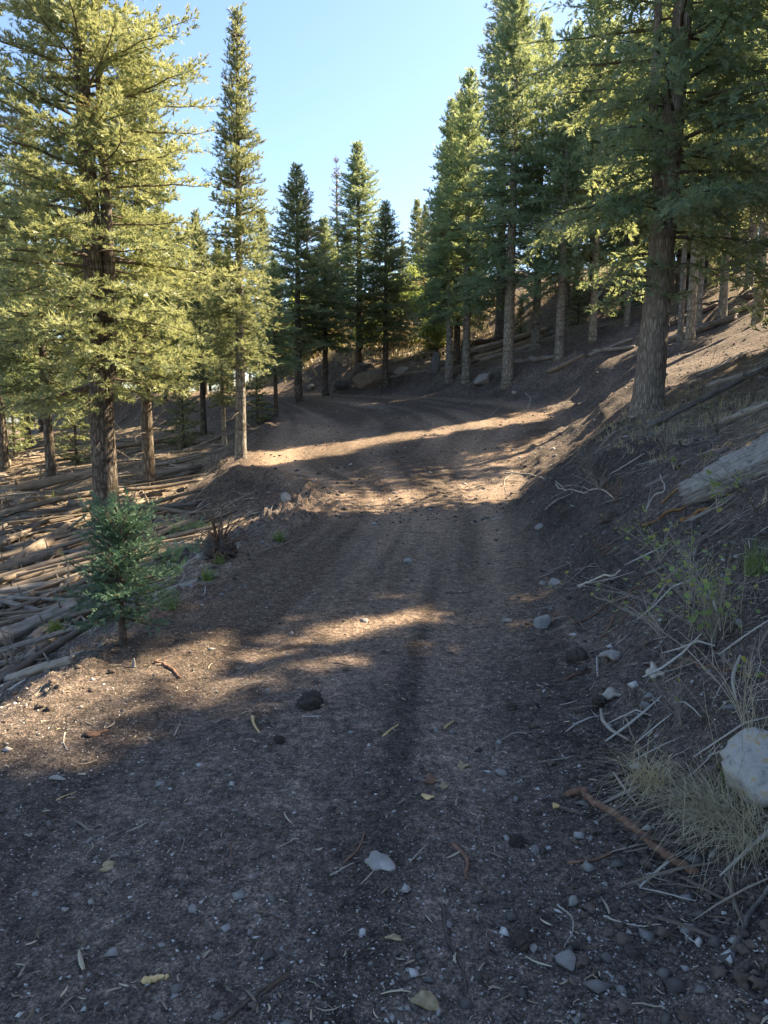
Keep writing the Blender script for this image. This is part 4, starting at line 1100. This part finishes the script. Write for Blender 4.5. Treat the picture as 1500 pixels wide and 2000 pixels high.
log_px('fallen_log', (1262, 838), (1510, 722), 10, 'log_grey', 'long pale log running up the bank past the furrowed trunk', seed=15, stubs=4)
log_px('fallen_log', (1380, 760), (1520, 715), 12, 'log_grey', 'grey barkless log high on the bank at the photo edge', seed=16)
log_px('fallen_log', (1330, 912), (1475, 850), 10, 'log_grey', 'slim silver pole above the big weathered log', seed=17)
log_px('fallen_log', (1260, 955), (1420, 880), 8, 'log_grey', 'thin silver branch ending at the yellow leaf', seed=18)
log_px('fallen_log', (1405, 830), (1520, 790), 12, 'log_grey', 'pale pole lying among the dry stems on the bank', seed=19)
log_px('fallen_log', (1360, 1085), (1260, 1125), 9, 'log_grey', 'split grey stick of wood below the big weathered log', seed=20)
big = log_px('weathered_log', (1345, 985), (1540, 905), 52, 'log_silver', 'big silver weathered log with long cracks at the photo edge', seed=21, sides=44, rings=30, stubs=1, wend=84, groove=.035, lift=.02)
for k, (a, b, w_) in enumerate((((1255, 1035), (1345, 985), 13), ((1330, 1022), (1390, 995), 15), ((1290, 985), (1350, 945), 9))):
    stick('rotten_wood', [a, ((a[0] + b[0]) / 2, (a[1] + b[1]) / 2 - 4), b], w_, 'wood_rot', ['crumbling orange rotten wood at the end of the big weathered log', 'orange rotten wood under the big weathered log', 'orange rotten wood strip above the end of the big weathered log'][k], 'wood', rough=.35)
stick('twisted_root', [(1262, 1000), (1275, 975), (1298, 960), (1290, 930)], 7, 'stick_pale', 'twisted bleached root left of the big weathered log', 'root', rough=.4)
# far bank: stacked poles, fallen trunks
stk = gnd(935, 712)
for k in range(13):
    row = k // 4
    me, L_, tone = LOGM[(k * 5) % 12]
    yaw = .10 + rngL.normal() * .04
    o = lay_log(me, L_, (stk[0] + rngL.uniform(-.3, .3), stk[1] + .26 * (k % 4) + .1 * row, 0), yaw, .09, .16 * row, name='stacked_log', lenscale=3.0 / L_)
    tag(o, ['bottom', 'second', 'third', 'top'][min(row, 3)] + ' row log in the stack beside the dense fir trunks, ' + ['front', 'second from front', 'third from front', 'rear'][k % 4], 'log', 'poles stacked on the far bank')
log_px('fallen_log', (905, 678), (1062, 664), 14, 'stick_dark', 'dark charred trunk lying level above the stack', seed=31)
log_px('fallen_log', (1000, 712), (1095, 700), 9, 'log_grey', 'grey log at the foot of the curved fir', seed=32)
log_px('fallen_log', (1070, 735), (1140, 700), 10, 'log_brown', 'brown log with a root lump below the leaning pale trunk', seed=33)
log_px('fallen_log', (1150, 700), (1235, 668), 8, 'log_grey', 'grey pole left of the big furrowed trunk', seed=34)
log_px('fallen_log', (1160, 690), (1240, 680), 7, 'log_grey', 'thin level grey pole left of the big furrowed trunk', seed=35)
log_px('fallen_log', (1310, 668), (1440, 622), 11, 'log_grey', 'grey log propped between the pole firs', seed=36)
log_px('fallen_log', (1365, 648), (1432, 628), 15, 'log_grey', 'short thick bleached log below the brownish trunk', seed=37)
log_px('fallen_log', (1310, 640), (1400, 600), 10, 'stick_dark', 'dark log behind the pole firs', seed=38)
log_px('fallen_log', (1330, 610), (1470, 585), 12, 'stick_dark', 'dark fallen trunk high among the poles', seed=39)
log_px('fallen_log', (1400, 625), (1510, 590), 10, 'log_brown', 'brown log leading uphill at the photo edge', seed=40)
log_px('fallen_log', (770, 712), (850, 690), 7, 'log_grey', 'thin grey log slanting beside the dark slab rock', seed=41)
log_px('fallen_log', (765, 735), (870, 722), 6, 'log_brown', 'thin brown log in front of the dark slab rock', seed=42)
log_px('fallen_log', (700, 755), (815, 728), 6, 'log_grey', 'thin pale log lying across the tan boulder foot', seed=43)

# ------------------------------------------------------------------ root wad, green bough, grass, shrubs
rw = gnd(430, 1090)
root_wad = empty('root_wad', rw)
core = obj('soil_core', clod_mesh('soil_core', 91, M['clod'], 4, .4), root_wad, (0, 0, .08), (0, 0, 1), .17)
rg = np.random.default_rng(5)
for k in range(60):
    d = unit(rg.normal(size=3) + np.array([0, -.3, .5])); ln = rg.uniform(.25, .5)
    side = unit(rg.normal(size=3))
    P = np.stack([d * ln * u_ + side * ln * .25 * u_ * u_ for u_ in np.linspace(.15, 1, 6)]) + np.array([0, 0, .12])
    g = Geo(); V, Q, T = tube(P, np.linspace(.010, .003, 6) * rg.uniform(.5, 1.5), 5); g.add(V, Q, T, .5)
    obj('rootlet', g.mesh('rootlet', M['root'], True), root_wad)
tag(root_wad, 'torn-out root wad with reddish rootlets on the fill slope', 'roots')

def cut_bough(px, py, L_, az, lab, seed):
    p = gnd(px, py); rng = np.random.default_rng(seed)
    root = empty('fir_bough', (p[0], p[1], p[2] + .12)); GB, GF = Geo(), Geo()
    for k in range(5):
        bough(GB, GF, rng, np.array([0, 0, .02 * k]), az + rng.normal() * .35, L_ * rng.uniform(.6, 1), .12, .2, .1, .06, .45, .09, .22, .1, .4, sh_sp=.04)
    obj('stem', GB.mesh('stem', M['branch']), root); obj('foliage', GF.mesh('foliage', M['fir_blue']), root)
    tag(root, lab, 'branch')
cut_bough(320, 1060, 1.1, .5, 'cut green fir bough lying behind the juniper sapling', 61)
cut_bough(300, 1120, .9, .2, 'dark green cut bough lying low right of the juniper', 62)

def grass_tuft(g, c, n, h, spread, rng, tint=.5, w=.004, droop=.6, bias=(0, 0)):
    """n curved blades from the point c, added to g"""
    az = rng.uniform(0, 6.283, n); L_ = h * rng.uniform(.3, 1.15, n); lean = rng.uniform(.1, 1, n) * spread
    s_ = np.linspace(0, 1, 5)
    ca, sa = np.cos(az), np.sin(az)
    out = (np.minimum(lean, 1.1)[:, None] * L_[:, None]) * s_ ** 1.3
    zz_ = L_[:, None] * np.maximum(s_ - droop * np.minimum(lean[:, None], 1.45) * s_ ** 2.4, .04 * s_)
    b0 = np.stack([rng.normal(size=n), rng.normal(size=n), np.zeros(n)], 1) * .16 * h
    bias = np.array(bias)[:, None, None] * rng.uniform(-.3, 1.3, (1, n, 1))
    kink = rng.normal(size=(n, 5, 3)) * (.055 * L_)[:, None, None] * s_[None, :, None]
    P = kink + np.stack([ca[:, None] * out + bias[0] * L_[:, None] * s_ ** 2, sa[:, None] * out + bias[1] * L_[:, None] * s_ ** 2, zz_], -1) + b0[:, None, :] + np.asarray(c)
    sd = np.stack([-sa, ca, np.zeros(n)], 1)[:, None, :]
    ww = (w * np.array([1, .9, .7, .45, .08]))[None, :, None]
    A = P + sd * ww; B = P - sd * ww
    V = np.stack([A, B], 2).reshape(n, 10, 3)
    q = np.array([[0, 1, 3, 2], [2, 3, 5, 4], [4, 5, 7, 6], [6, 7, 9, 8]])
    Q = (np.arange(n)[:, None, None] * 10 + q[None]).reshape(-1, 4)
    g.add(V.reshape(-1, 3), Q, None, np.repeat(np.clip(tint + rng.normal(0, .2, n), 0, .9), 4))
TUFTS = [(1400, 1612, 380, .36, 'grass_dry', 'big shaggy tuft of dry straw grass hanging over the red root', (-.35, -.25), 2.4),
         (1275, 1540, 170, .28, 'grass_dry', 'smaller dry grass tuft uphill of the red root', (-.5, -.1), 2.4),
         (1480, 1660, 220, .34, 'grass_dry', 'dry grass tuft beside the lichen-spotted boulder', (-.2, -.3), 2.2),
         (1425, 1545, 60, .2, 'grass_green', 'small green sprig against the lichen-spotted boulder', (-.2, 0), .9),
         (1480, 1120, 160, .26, 'grass_green', 'green grass clump behind the leafy shrub', (0, 0), .9),
         (1410, 1230, 60, .55, 'grass_dry', 'tall thin straw stalks rising through the leafy shrub', (0, 0), .35),
         (1470, 1480, 40, .5, 'grass_dry', 'tall bent straw stalks at the photo edge', (-.2, 0), .6),
         (330, 1190, 60, .16, 'grass_green', 'bright green grass tuft right of the juniper', (0, 0), .8),
         (405, 1135, 80, .18, 'grass_green', 'green grass tuft by the pale grey pole', (0, 0), .9),
         (545, 1058, 60, .18, 'grass_green', 'sunlit green grass tuft on the berm crest', (0, 0), .8),
         (110, 1238, 60, .18, 'grass_green', 'green grass tuft among the grey logs left of the juniper', (0, 0), .8),
         (105, 985, 40, .3, 'grass_green', 'yellow-green sprig at the foot of the leaning grey trunk', (0, 0), .5),
         (430, 1100, 50, .14, 'leaf', 'low green weed under the root wad', (0, 0), .9)]
rgT = np.random.default_rng(9)
for px, py, n, h, mt, lab, bias, spr in TUFTS:
    p = gnd(px, py); g = Geo()
    grass_tuft(g, (0, 0, -.01), n, h, spr, rgT, .5, .0015 if p[1] < 5 else .006, bias=bias)
    tag(obj('grass_tuft', g.mesh('grass_tuft', M[mt]), None, p), lab, 'grass')

# leaves: one small folded leaf mesh, copied
def leaf_mesh(mat, tint, w=.5, fold=.25):
    V = np.array([[0, 0, 0], [.35, w * .5, fold * .5], [.7, w * .42, fold * .4], [1, 0, .05], [.7, -w * .42, fold * .4], [.35, -w * .5, fold * .5], [.5, 0, 0]])
    T = [[0, 6, 1], [1, 6, 2], [2, 6, 3], [3, 6, 4], [4, 6, 5], [5, 6, 0]]
    return make_mesh('leaf', V, None, T, np.full(6, tint), False, mat)
LEAF = [leaf_mesh(M['leaf'], t, .85) for t in (.1, .4, .7, .88)] + [leaf_mesh(M['leaf'], .99, .85)]
def shrub(name, loc, seed, h, spread, nst, twigs, nleaf, lab, leafsize=.02, mat='stick_pale', bias=(0, 0), stem_r=.0024, cat='shrub', leaf_at='tips'):
    rng = np.random.default_rng(seed); root = empty(name, loc); tips = []
    g = Geo()
    for k in range(nst):
        az = rng.uniform(0, 6.283); L_ = h * rng.uniform(.55, 1.15); ln = spread * rng.uniform(.2, 1)
        s_ = np.linspace(0, 1, 8)
        P = np.stack([(math.cos(az) * ln + bias[0]) * L_ * s_ ** 1.3, (math.sin(az) * ln + bias[1]) * L_ * s_ ** 1.3, L_ * (s_ - .35 * ln * s_ ** 2.2)], 1)
        P = P + np.cumsum(rng.normal(size=P.shape), axis=0) * .014 * L_ * s_[:, None]
        V, Q, T = tube(P, stem_r * np.linspace(1, .35, 8) * rng.uniform(.7, 1.3), 5, False); g.add(V, Q, T, rng.random())
        for q in range(twigs):
            i = int(rng.integers(2, 7)); d = unit(P[min(i + 1, 7)] - P[i - 1] + rng.normal(size=3) * .9 * L_ * .2)
            l2 = L_ * rng.uniform(.15, .42)
            e = P[i] + d * l2 + np.array([0, 0, l2 * .15])
            m_ = (P[i] + e) / 2 + rng.normal(size=3) * .06 * l2
            V, Q, T = tube(np.array([P[i], m_, e]), np.array([.55, .4, .2]) * stem_r, 4, False); g.add(V, Q, T, rng.random())
            tips += [e, m_]
        tips.append(P[-1])
    obj('stems', g.mesh(name + '_stems', M[mat]), root)['kind'] = 'stuff'
    for k in range(nleaf):
        t = tips[int(rng.integers(len(tips)))] + rng.normal(size=3) * leafsize * .7
        obj('leaf', LEAF[int(rng.integers(4)) if rng.random() < .94 else 4], root, t, (rng.normal() * .5, rng.normal() * .5 - .2, rng.uniform(0, 6.283)), leafsize * rng.uniform(.7, 1.3))
    tag(root, lab, cat)
    return root
shrub('leafy_shrub', gnd(1395, 1270), 3, .62, .95, 20, 6, 190, 'leafy twig shrub with fresh green leaves on the bank', .030, bias=(-.55, .15))
shrub('leafy_shrub', gnd(1290, 1100), 4, .34, .9, 9, 4, 70, 'low green-leaved sprig uphill of the leafy twig shrub', .028, bias=(-.3, 0))
shrub('leafy_weed', gnd(1400, 1000), 5, .30, .35, 4, 2, 18, 'upright weed with long leaves in front of the weathered log', .05, bias=(-.05, 0))
shrub('leafy_weed', gnd(1315, 920), 6, .14, .7, 4, 2, 10, 'small weed with a bright yellow leaf above the bleached root', .05)
shrub('bare_shrub', gnd(1205, 985), 7, .48, .9, 10, 5, 10, 'bare reddish twig shrub at the lip of the bank', .015, mat='root', bias=(-.4, -.1))
shrub('bare_shrub', gnd(1150, 930), 8, .5, .9, 12, 6, 8, 'bare grey twig tangle beside the fallen pink twig', .015, mat='log_grey', bias=(-.2, 0))
shrub('bare_shrub', gnd(1300, 885), 9, .55, .8, 14, 6, 16, 'grey brush tangle above the yellow-leaved weed', .016, mat='log_grey')
shrub('bare_shrub', gnd(1400, 850), 10, .65, .7, 12, 6, 20, 'grey stems with a few leaves below the long pale log', .02, mat='stick_dark')
shrub('bare_shrub', gnd(1470, 790), 11, .8, .6, 12, 6, 24, 'tall dark-stemmed brush at the photo edge below the barkless log', .025, mat='stick_dark')
shrub('bare_shrub', gnd(1365, 790), 12, .9, .5, 8, 5, 12, 'thin tall stems beside the furrowed trunk', .025, mat='stick_dark')
shrub('bare_shrub', gnd(1240, 870), 13, .4, .9, 12, 5, 10, 'low grey brush at the road corner below the furrowed trunk', .016, mat='log_grey')
shrub('bare_shrub', gnd(1450, 1420), 14, .5, .7, 7, 4, 4, 'pale bent stems above the lichen-spotted boulder', .02, bias=(-.4, 0))
for k_, (px_, py_, h_, nl_, mt_, lab_) in enumerate((
        (1100, 1010, .22, 6, 'stick_dark', 'small dark twig tangle below the fallen pink twig'), (1225, 1050, .25, 14, 'log_grey', 'grey twiggy sprout beneath the bleached root'),
        (1180, 1090, .22, 5, 'root', 'reddish rootlet tuft halfway down the bank'), (1290, 1250, .3, 24, 'stick_pale', 'pale stems with green leaves below the leafy twig shrub'),
        (1350, 1180, .35, 40, 'stick_pale', 'green-leaved shoots in front of the leafy twig shrub'), (1480, 1010, .4, 30, 'stick_dark', 'green weeds at the photo edge under the weathered log'),
        (1260, 830, .4, 10, 'log_grey', 'grey brush at the foot of the furrowed trunk'), (1330, 1420, .25, 4, 'stick_pale', 'thin pale twig tangle below the thick red root'),
        (1430, 930, .3, 10, 'log_grey', 'dry sprigs standing against the weathered log'), (1170, 960, .3, 4, 'stick_pale', 'pale dry stems at the lip of the bank'))):
    shrub('bare_shrub', gnd(px_, py_), 40 + k_, h_, .95, 10, 6, nl_, lab_, .022, mat=mt_, bias=(-.3, 0), stem_r=.0018)
shrub('leafy_sprig', gnd(1450, 1340), 15, .12, .6, 3, 2, 10, 'yellow-leaved sprig under the thick red root', .025)
shrub('dead_brush', gnd(30, 1320), 16, .4, .9, 9, 5, 0, 'bleached brush tangle on the silver logs at the photo border', mat='log_grey', stem_r=.006)
shrub('dead_brush', gnd(350, 880), 17, .8, .8, 8, 4, 0, 'bleached fallen brush near the end of the strewn logs', mat='stick_pale', stem_r=.006)

# sunlit brush beyond the end of the road
def bush_proto(seed, H_, R_, n, mat, leaf, tone):
    rng = np.random.default_rng(seed); GF, GB = Geo(), Geo()
    for k in range(14):
        d = unit(np.array([rng.normal() * .6, rng.normal() * .6, 1])); P = np.stack([d * H_ * .9 * u_ + rng.normal(size=3) * .03 for u_ in np.linspace(0, 1, 5)])
        V, Q, T = tube(P, np.linspace(.015, .004, 5), 4, False); GB.add(V, Q, T, .5)
    c = rng.normal(size=(26, 3)) * np.array([R_ * .5, R_ * .5, H_ * .26]) + np.array([0, 0, H_ * .58])
    P = c[rng.integers(26, size=n)] + rng.normal(size=(n, 3)) * .14 * R_
    P[:, 2] = np.abs(P[:, 2])
    shoots_geo(GF, P, rng.normal(size=(n, 3)) + np.array([0, 0, .3]), leaf * rng.uniform(.7, 1.4, n), leaf * .33 * np.ones(n), rng, np.clip(tone + rng.normal(0, .2, n), 0, .9), ragged=False)
    return {'parts': [('stems', GB.mesh('bush_stems', M['branch'])), ('foliage', GF.mesh('bush_foliage', M[mat]))], 'H': H_}
PR['bush'] = bush_proto(1, 1.3, 1.0, 3200, 'leaf', .10, .5)
PR['brush'] = bush_proto(2, .9, .8, 2400, 'grass_dry', .12, .35)
rgB = np.random.default_rng(12)
nb = 0
rows = sorted((rgB.uniform(540, 890), rgB.uniform(34, 48), rgB.random() < .6) for k in range(34))
nth = {True: 0, False: 0}
for px, y_, green in rows:
    lab = ('leafy green bush' if green else 'dry straw-coloured bush') + ' in the clearing past the road end, ' + NTH[nth[green]] + ' from the left'
    nth[green] += 1
    place_tree(PR['bush' if green else 'brush'], 'bush' if green else 'dry_bush', at_depth(px, y_), rz(), rgB.uniform(.8, 1.6), lab, 'bush', 'green bushes in the clearing' if green else 'dry bushes in the clearing')

# ------------------------------------------------------------------ what nobody could count: gravel, chips, twigs, grass
def scatter_polar(n, y0, y1, seed, wx=.62):
    rng = np.random.default_rng(seed)
    y = np.exp(rng.uniform(math.log(y0), math.log(y1), n)); x = rng.uniform(-wx, wx, n) * y
    return x, y, rng
def pebble_field(name, n, seed, smin, smax, mat, keep, label, y0=1.3, y1=22):
    x, y, rng = scatter_polar(n, y0, y1, seed)
    dl, dr = edges(x, y); k = keep(x, y, dl, dr, rng); x, y = x[k], y[k]; n = len(x)
    z = terrain(x, y)
    V0 = np.array([[1, 0, 0], [0, 1, 0], [-1, 0, 0], [0, -1, 0], [0, 0, 1], [0, 0, -1.0]])
    F0 = np.array([[0, 1, 4], [1, 2, 4], [2, 3, 4], [3, 0, 4], [1, 0, 5], [2, 1, 5], [3, 2, 5], [0, 3, 5]])
    sz = smin * (smax / smin) ** (rng.random(n) ** 2.2)
    V = V0[None] * (1 + rng.uniform(-.35, .35, (n, 6, 1))) * np.stack([sz, sz * rng.uniform(.5, 1, n), sz * rng.uniform(.35, .7, n)], 1)[:, None, :]
    a = rng.uniform(0, 6.28, n)[:, None]
    X = V[:, :, 0] * np.cos(a) - V[:, :, 1] * np.sin(a); Y = V[:, :, 0] * np.sin(a) + V[:, :, 1] * np.cos(a)
    V = np.stack([X, Y, V[:, :, 2]], -1) + rng.normal(size=(n, 6, 3)) * (sz * .10)[:, None, None] + np.stack([x, y, z + sz * .15], 1)[:, None, :]
    F = (np.arange(n)[:, None, None] * 6 + F0[None]).reshape(-1, 3)
    tint = np.repeat(rng.random(n) ** 1.1, 8)
    tag(obj(name, make_mesh(name, V, None, F, tint, False, mat)), label, 'gravel', kind='stuff')
road_keep = lambda x, y, dl, dr, rng: (dl < .9) & (dr < 2.2) & (rng.random(len(x)) < .35 + .65 * (fbm(x * .7, y * .7, 33, 3) > -.05))
pebble_field('gravel', 24000, 201, .0025, .011, M['gravel'], road_keep, 'small grey grit and gravel over the dark soil')
pebble_field('loose_stones', 2200, 202, .006, .028, M['gravel'], lambda x, y, dl, dr, rng: (dl < 1.2) & (dr < 2.0), 'loose grey pebbles scattered over the dark soil')
pebble_field('far_gravel', 2600, 203, .02, .06, M['gravel'], lambda x, y, dl, dr, rng: (dl < 1.4) & (dr < 5), 'pale gravel on the far part of the road', 10, 30)

def grit_field(name, n, seed, label):
    x, y, rng = scatter_polar(n, 1.3, 13, seed)
    dl, dr = edges(x, y); k = (dl < 1.0) & (dr < 1.6) & (rng.random(n) < .3 + .7 * (fbm(x * 1.1, y * 1.1, 35, 3) > -.05)); x, y = x[k], y[k]; n = len(x)
    sz = .0018 * (3.2 ** (rng.random(n) ** 1.6)); a = rng.uniform(0, 6.28, n)
    sx = sz * rng.uniform(.8, 2.2, n)
    V = []
    for i in range(3):
        t = a + i * 2.094; r = sz * rng.uniform(.7, 1.3, n)
        V.append(np.stack([x + np.cos(t) * r + np.cos(a) * (sx - sz) * (1 if i == 0 else -.5), y + np.sin(t) * r + np.sin(a) * (sx - sz) * (1 if i == 0 else -.5), 0 * x], 1))
    V.append(np.stack([x, y, 0 * x], 1))
    V = np.stack(V, 1); z = terrain(x, y); V[:, :3, 2] = z[:, None] + .0006; V[:, 3, 2] = z + sz * 1.1
    F = (np.arange(n)[:, None, None] * 4 + np.array([[0, 1, 3], [1, 2, 3], [2, 0, 3]])[None]).reshape(-1, 3)
    tag(obj(name, make_mesh(name, V, None, F, np.repeat(.35 + .65 * rng.random(n) ** 1.4, 3), False, M['gravel'])), label, 'gravel', kind='stuff')
grit_field('grit', 36000, 205, 'fine pale grit over the dark road soil')

def strip_field(name, n, seed, lmin, lmax, wr, mat, keep, label, y0, y1, lift=.004, cat='chips', tone=None, yaw=None, tubeish=False, box=None, curl=.12):
    rng = np.random.default_rng(seed)
    if box is None:
        x, y, rng = scatter_polar(n, y0, y1, seed)
    else:
        x = rng.uniform(box[0], box[1], n); y = rng.uniform(box[2], box[3], n)
    dl, dr = edges(x, y); k = keep(x, y, dl, dr, rng); x, y = x[k], y[k]; n = len(x)
    L_ = lmin * (lmax / lmin) ** (rng.random(n) ** 1.8); w = L_ * wr * rng.uniform(.6, 1.5, n)
    a = rng.uniform(0, 6.28, n) if yaw is None else rng.normal(yaw[0], yaw[1], n)
    dx, dy = np.cos(a), np.sin(a)
    t = np.array([-.5, -.17, .17, .5])
    bow = rng.normal(0, curl, n)
    cx = x[:, None] + dx[:, None] * L_[:, None] * t + (-dy * bow * L_)[:, None] * (1 - 4 * t * t)
    cy = y[:, None] + dy[:, None] * L_[:, None] * t + (dx * bow * L_)[:, None] * (1 - 4 * t * t)
    cz = terrain(cx, cy) + lift + w[:, None] * .6 + rng.random((n, 1)) * lift
    if tubeish:
        c0 = (cz[:, :1] * (1 - (t + .5)) + cz[:, 3:] * (t + .5)); cz = np.maximum(c0, cz) + rng.random((n, 1)) * L_[:, None] * .06 + (rng.normal(0, .10, n) * L_)[:, None] * np.abs(t)
    C = np.stack([cx, cy, cz], -1)
    sd = np.stack([-dy, dx, np.zeros(n)], 1)[:, None, :]; up = np.array([0, 0, 1.0])
    wp = np.array([.6, 1, .9, .4])[None, :, None] * w[:, None, None]
    A = C + sd * wp - up * wp * .5; B = C + up * wp * .7; D = C - sd * wp - up * wp * .5
    V = np.stack([A, B, D], 2).reshape(n, 12, 3)
    q = []
    for i in range(3):
        q += [[i * 3, i * 3 + 3, i * 3 + 4, i * 3 + 1], [i * 3 + 1, i * 3 + 4, i * 3 + 5, i * 3 + 2]]
    Q = (np.arange(n)[:, None, None] * 12 + np.array(q)[None]).reshape(-1, 4)
    tint = rng.random(n) if tone is None else np.clip(rng.normal(tone, .22, n), 0, 1)
    tag(obj(name, make_mesh(name, V.reshape(-1, 3), Q, None, np.repeat(tint, 6), False, mat)), label, cat, kind='stuff')
strip_field('wood_chips', 12000, 301, .006, .04, .08, M['chips'], road_keep, 'tiny splinters and needles strewn over the soil', 1.3, 18)
strip_field('splinters', 500, 302, .03, .11, .045, M['chips'], lambda x, y, dl, dr, rng: (dl < 1.2) & (dr < 2), 'small broken twigs and splinters on the soil', 1.4, 26)
strip_field('twig_litter', 11000, 303, .12, .9, .012, M['litter'], lambda x, y, dl, dr, rng: (dl > .8), 'broken twigs and straw littering the log-strewn slope', 3, 30, yaw=(.45, 1.0), tubeish=True, cat='litter', box=(-13, -1.3, 3, 27))
strip_field('bank_litter', 12000, 304, .04, .32, .011, M['litter'], lambda x, y, dl, dr, rng: (dr > .5 + .9 * noise2(x * 1.3, y * 1.3, 4)) & (rng.random(len(x)) < .15 + .85 * sstep(.4, 1.6, dr)), 'grey twigs littering the top of the bank', 3, 30, yaw=(.5, 1.5), tubeish=True, cat='litter', box=(1.5, 7, 2, 13), curl=.05)
strip_field('slope_litter', 5000, 305, .15, 1.2, .014, M['litter'], lambda x, y, dl, dr, rng: (dr > 2.2) & (dr > 5.5 * sstep(11, 15, y) * (1 - sstep(25, 28, y))), 'dead sticks littering the forest floor uphill', 3, 30, yaw=(.3, .6), tubeish=True, cat='litter', box=(1, 16, 12, 40))
strip_field('far_litter', 2500, 306, .2, 1.2, .016, M['litter'], lambda x, y, dl, dr, rng: (dl > 1.0) | (dr > 1.5), 'dead sticks littering the ground past the road end', 3, 30, tubeish=True, cat='litter', box=(-14, 4, 26, 44))
# clumps of soil at the toe of the bank and on the berm
def clump_field(n, seed):
    rng = np.random.default_rng(seed); V0, F0 = ICO[2]; Vs, Fs = [], []
    x, y, rng = scatter_polar(n, 1.4, 18, seed)
    dl, dr = edges(x, y); k = ((dr > -.35) & (dr < 1.5)) | ((dl > -.25) & (dl < 1.1) & (y > 3.5)) | (rng.random(n) < .02); x, y = x[k], y[k]
    z = terrain(x, y); sz = .006 * (4.0 ** (rng.random(len(x)) ** 2.4))
    for i in range(len(x)):
        r = 1 + 1.1 * fbm(V0[:, 0] * 2.3 + i, V0[:, 1] * 2.3 + V0[:, 2] * 1.9, i % 50, 2)
        Vs.append(V0 * (r * sz[i])[:, None] * [1, 1, .7] + [x[i], y[i], z[i] + sz[i] * .25]); Fs.append(F0 + i * len(V0))
    tag(obj('soil_crumbs', make_mesh('soil_crumbs', np.concatenate(Vs), None, np.concatenate(Fs), None, False, M['clod'])), 'crumbled dark soil along the bank and berm', 'soil', kind='stuff')
clump_field(3400, 401)
pebble_field('rubble', 5200, 204, .010, .045, M['gravel'], lambda x, y, dl, dr, rng: ((dr > -.3) & (dr < 2.0) & (rng.random(len(x)) < .5)) | ((dl > -.3) & (dl < 1.5) & (y > 6)) | ((dr > 0) & (dr < 5) & (y > 13)), 'broken stones and rubble on the cut bank and the fill slope', 1.8, 32)
strip_field('bank_sticks', 5000, 307, .05, .4, .02, M['litter'], lambda x, y, dl, dr, rng: ((dr > -.1) & (dr < 2.2)) | ((dl > -.2) & (dl < 1.6) & (y > 6)), 'broken sticks and rootlets on the cut bank and the fill slope', 2.0, 30, tubeish=True, cat='litter', curl=.04)
# dry and green grass
def grass_field(name, n, seed, box, keep, h, mat, label, w):
    rng = np.random.default_rng(seed); x = rng.uniform(box[0], box[1], n); y = rng.uniform(box[2], box[3], n)
    dl, dr = edges(x, y); k = keep(x, y, dl, dr); x, y = x[k], y[k]; z = terrain(x, y); g = Geo()
    for i in range(len(x)):
        grass_tuft(g, (x[i], y[i], z[i]), int(rng.integers(5, 12)), h * rng.uniform(.6, 1.3), .9, rng, rng.uniform(.2, .8), w)
    tag(obj(name, g.mesh(name, M[mat])), label, 'grass', kind='stuff')
grass_field('dry_grass', 500, 501, (-11, -2, 4, 24), lambda x, y, dl, dr: (dl > 1.2) & (fbm(x * .6, y * .6, 66, 2) > .0), .16, 'grass_dry', 'dry straw grass between the logs', .006)
grass_field('bank_grass', 800, 502, (2, 6.5, 3.5, 13), lambda x, y, dl, dr: (dr > 1.3) & (fbm(x * .8, y * .8, 67, 2) > -.1), .15, 'grass_dry', 'dry grass on top of the bank', .003)
grass_field('bank_green_grass', 160, 503, (2, 6.5, 4, 13), lambda x, y, dl, dr: (dr > 1.4) & (fbm(x * .8, y * .8, 69, 2) > .1), .13, 'grass_green', 'green grass on top of the bank', .003)
grass_field('meadow_grass', 1700, 504, (-8, 6, 33, 49), lambda x, y, dl, dr: (dr > .8), .5, 'grass_dry', 'tall sunlit grass in the clearing past the road end', .016)
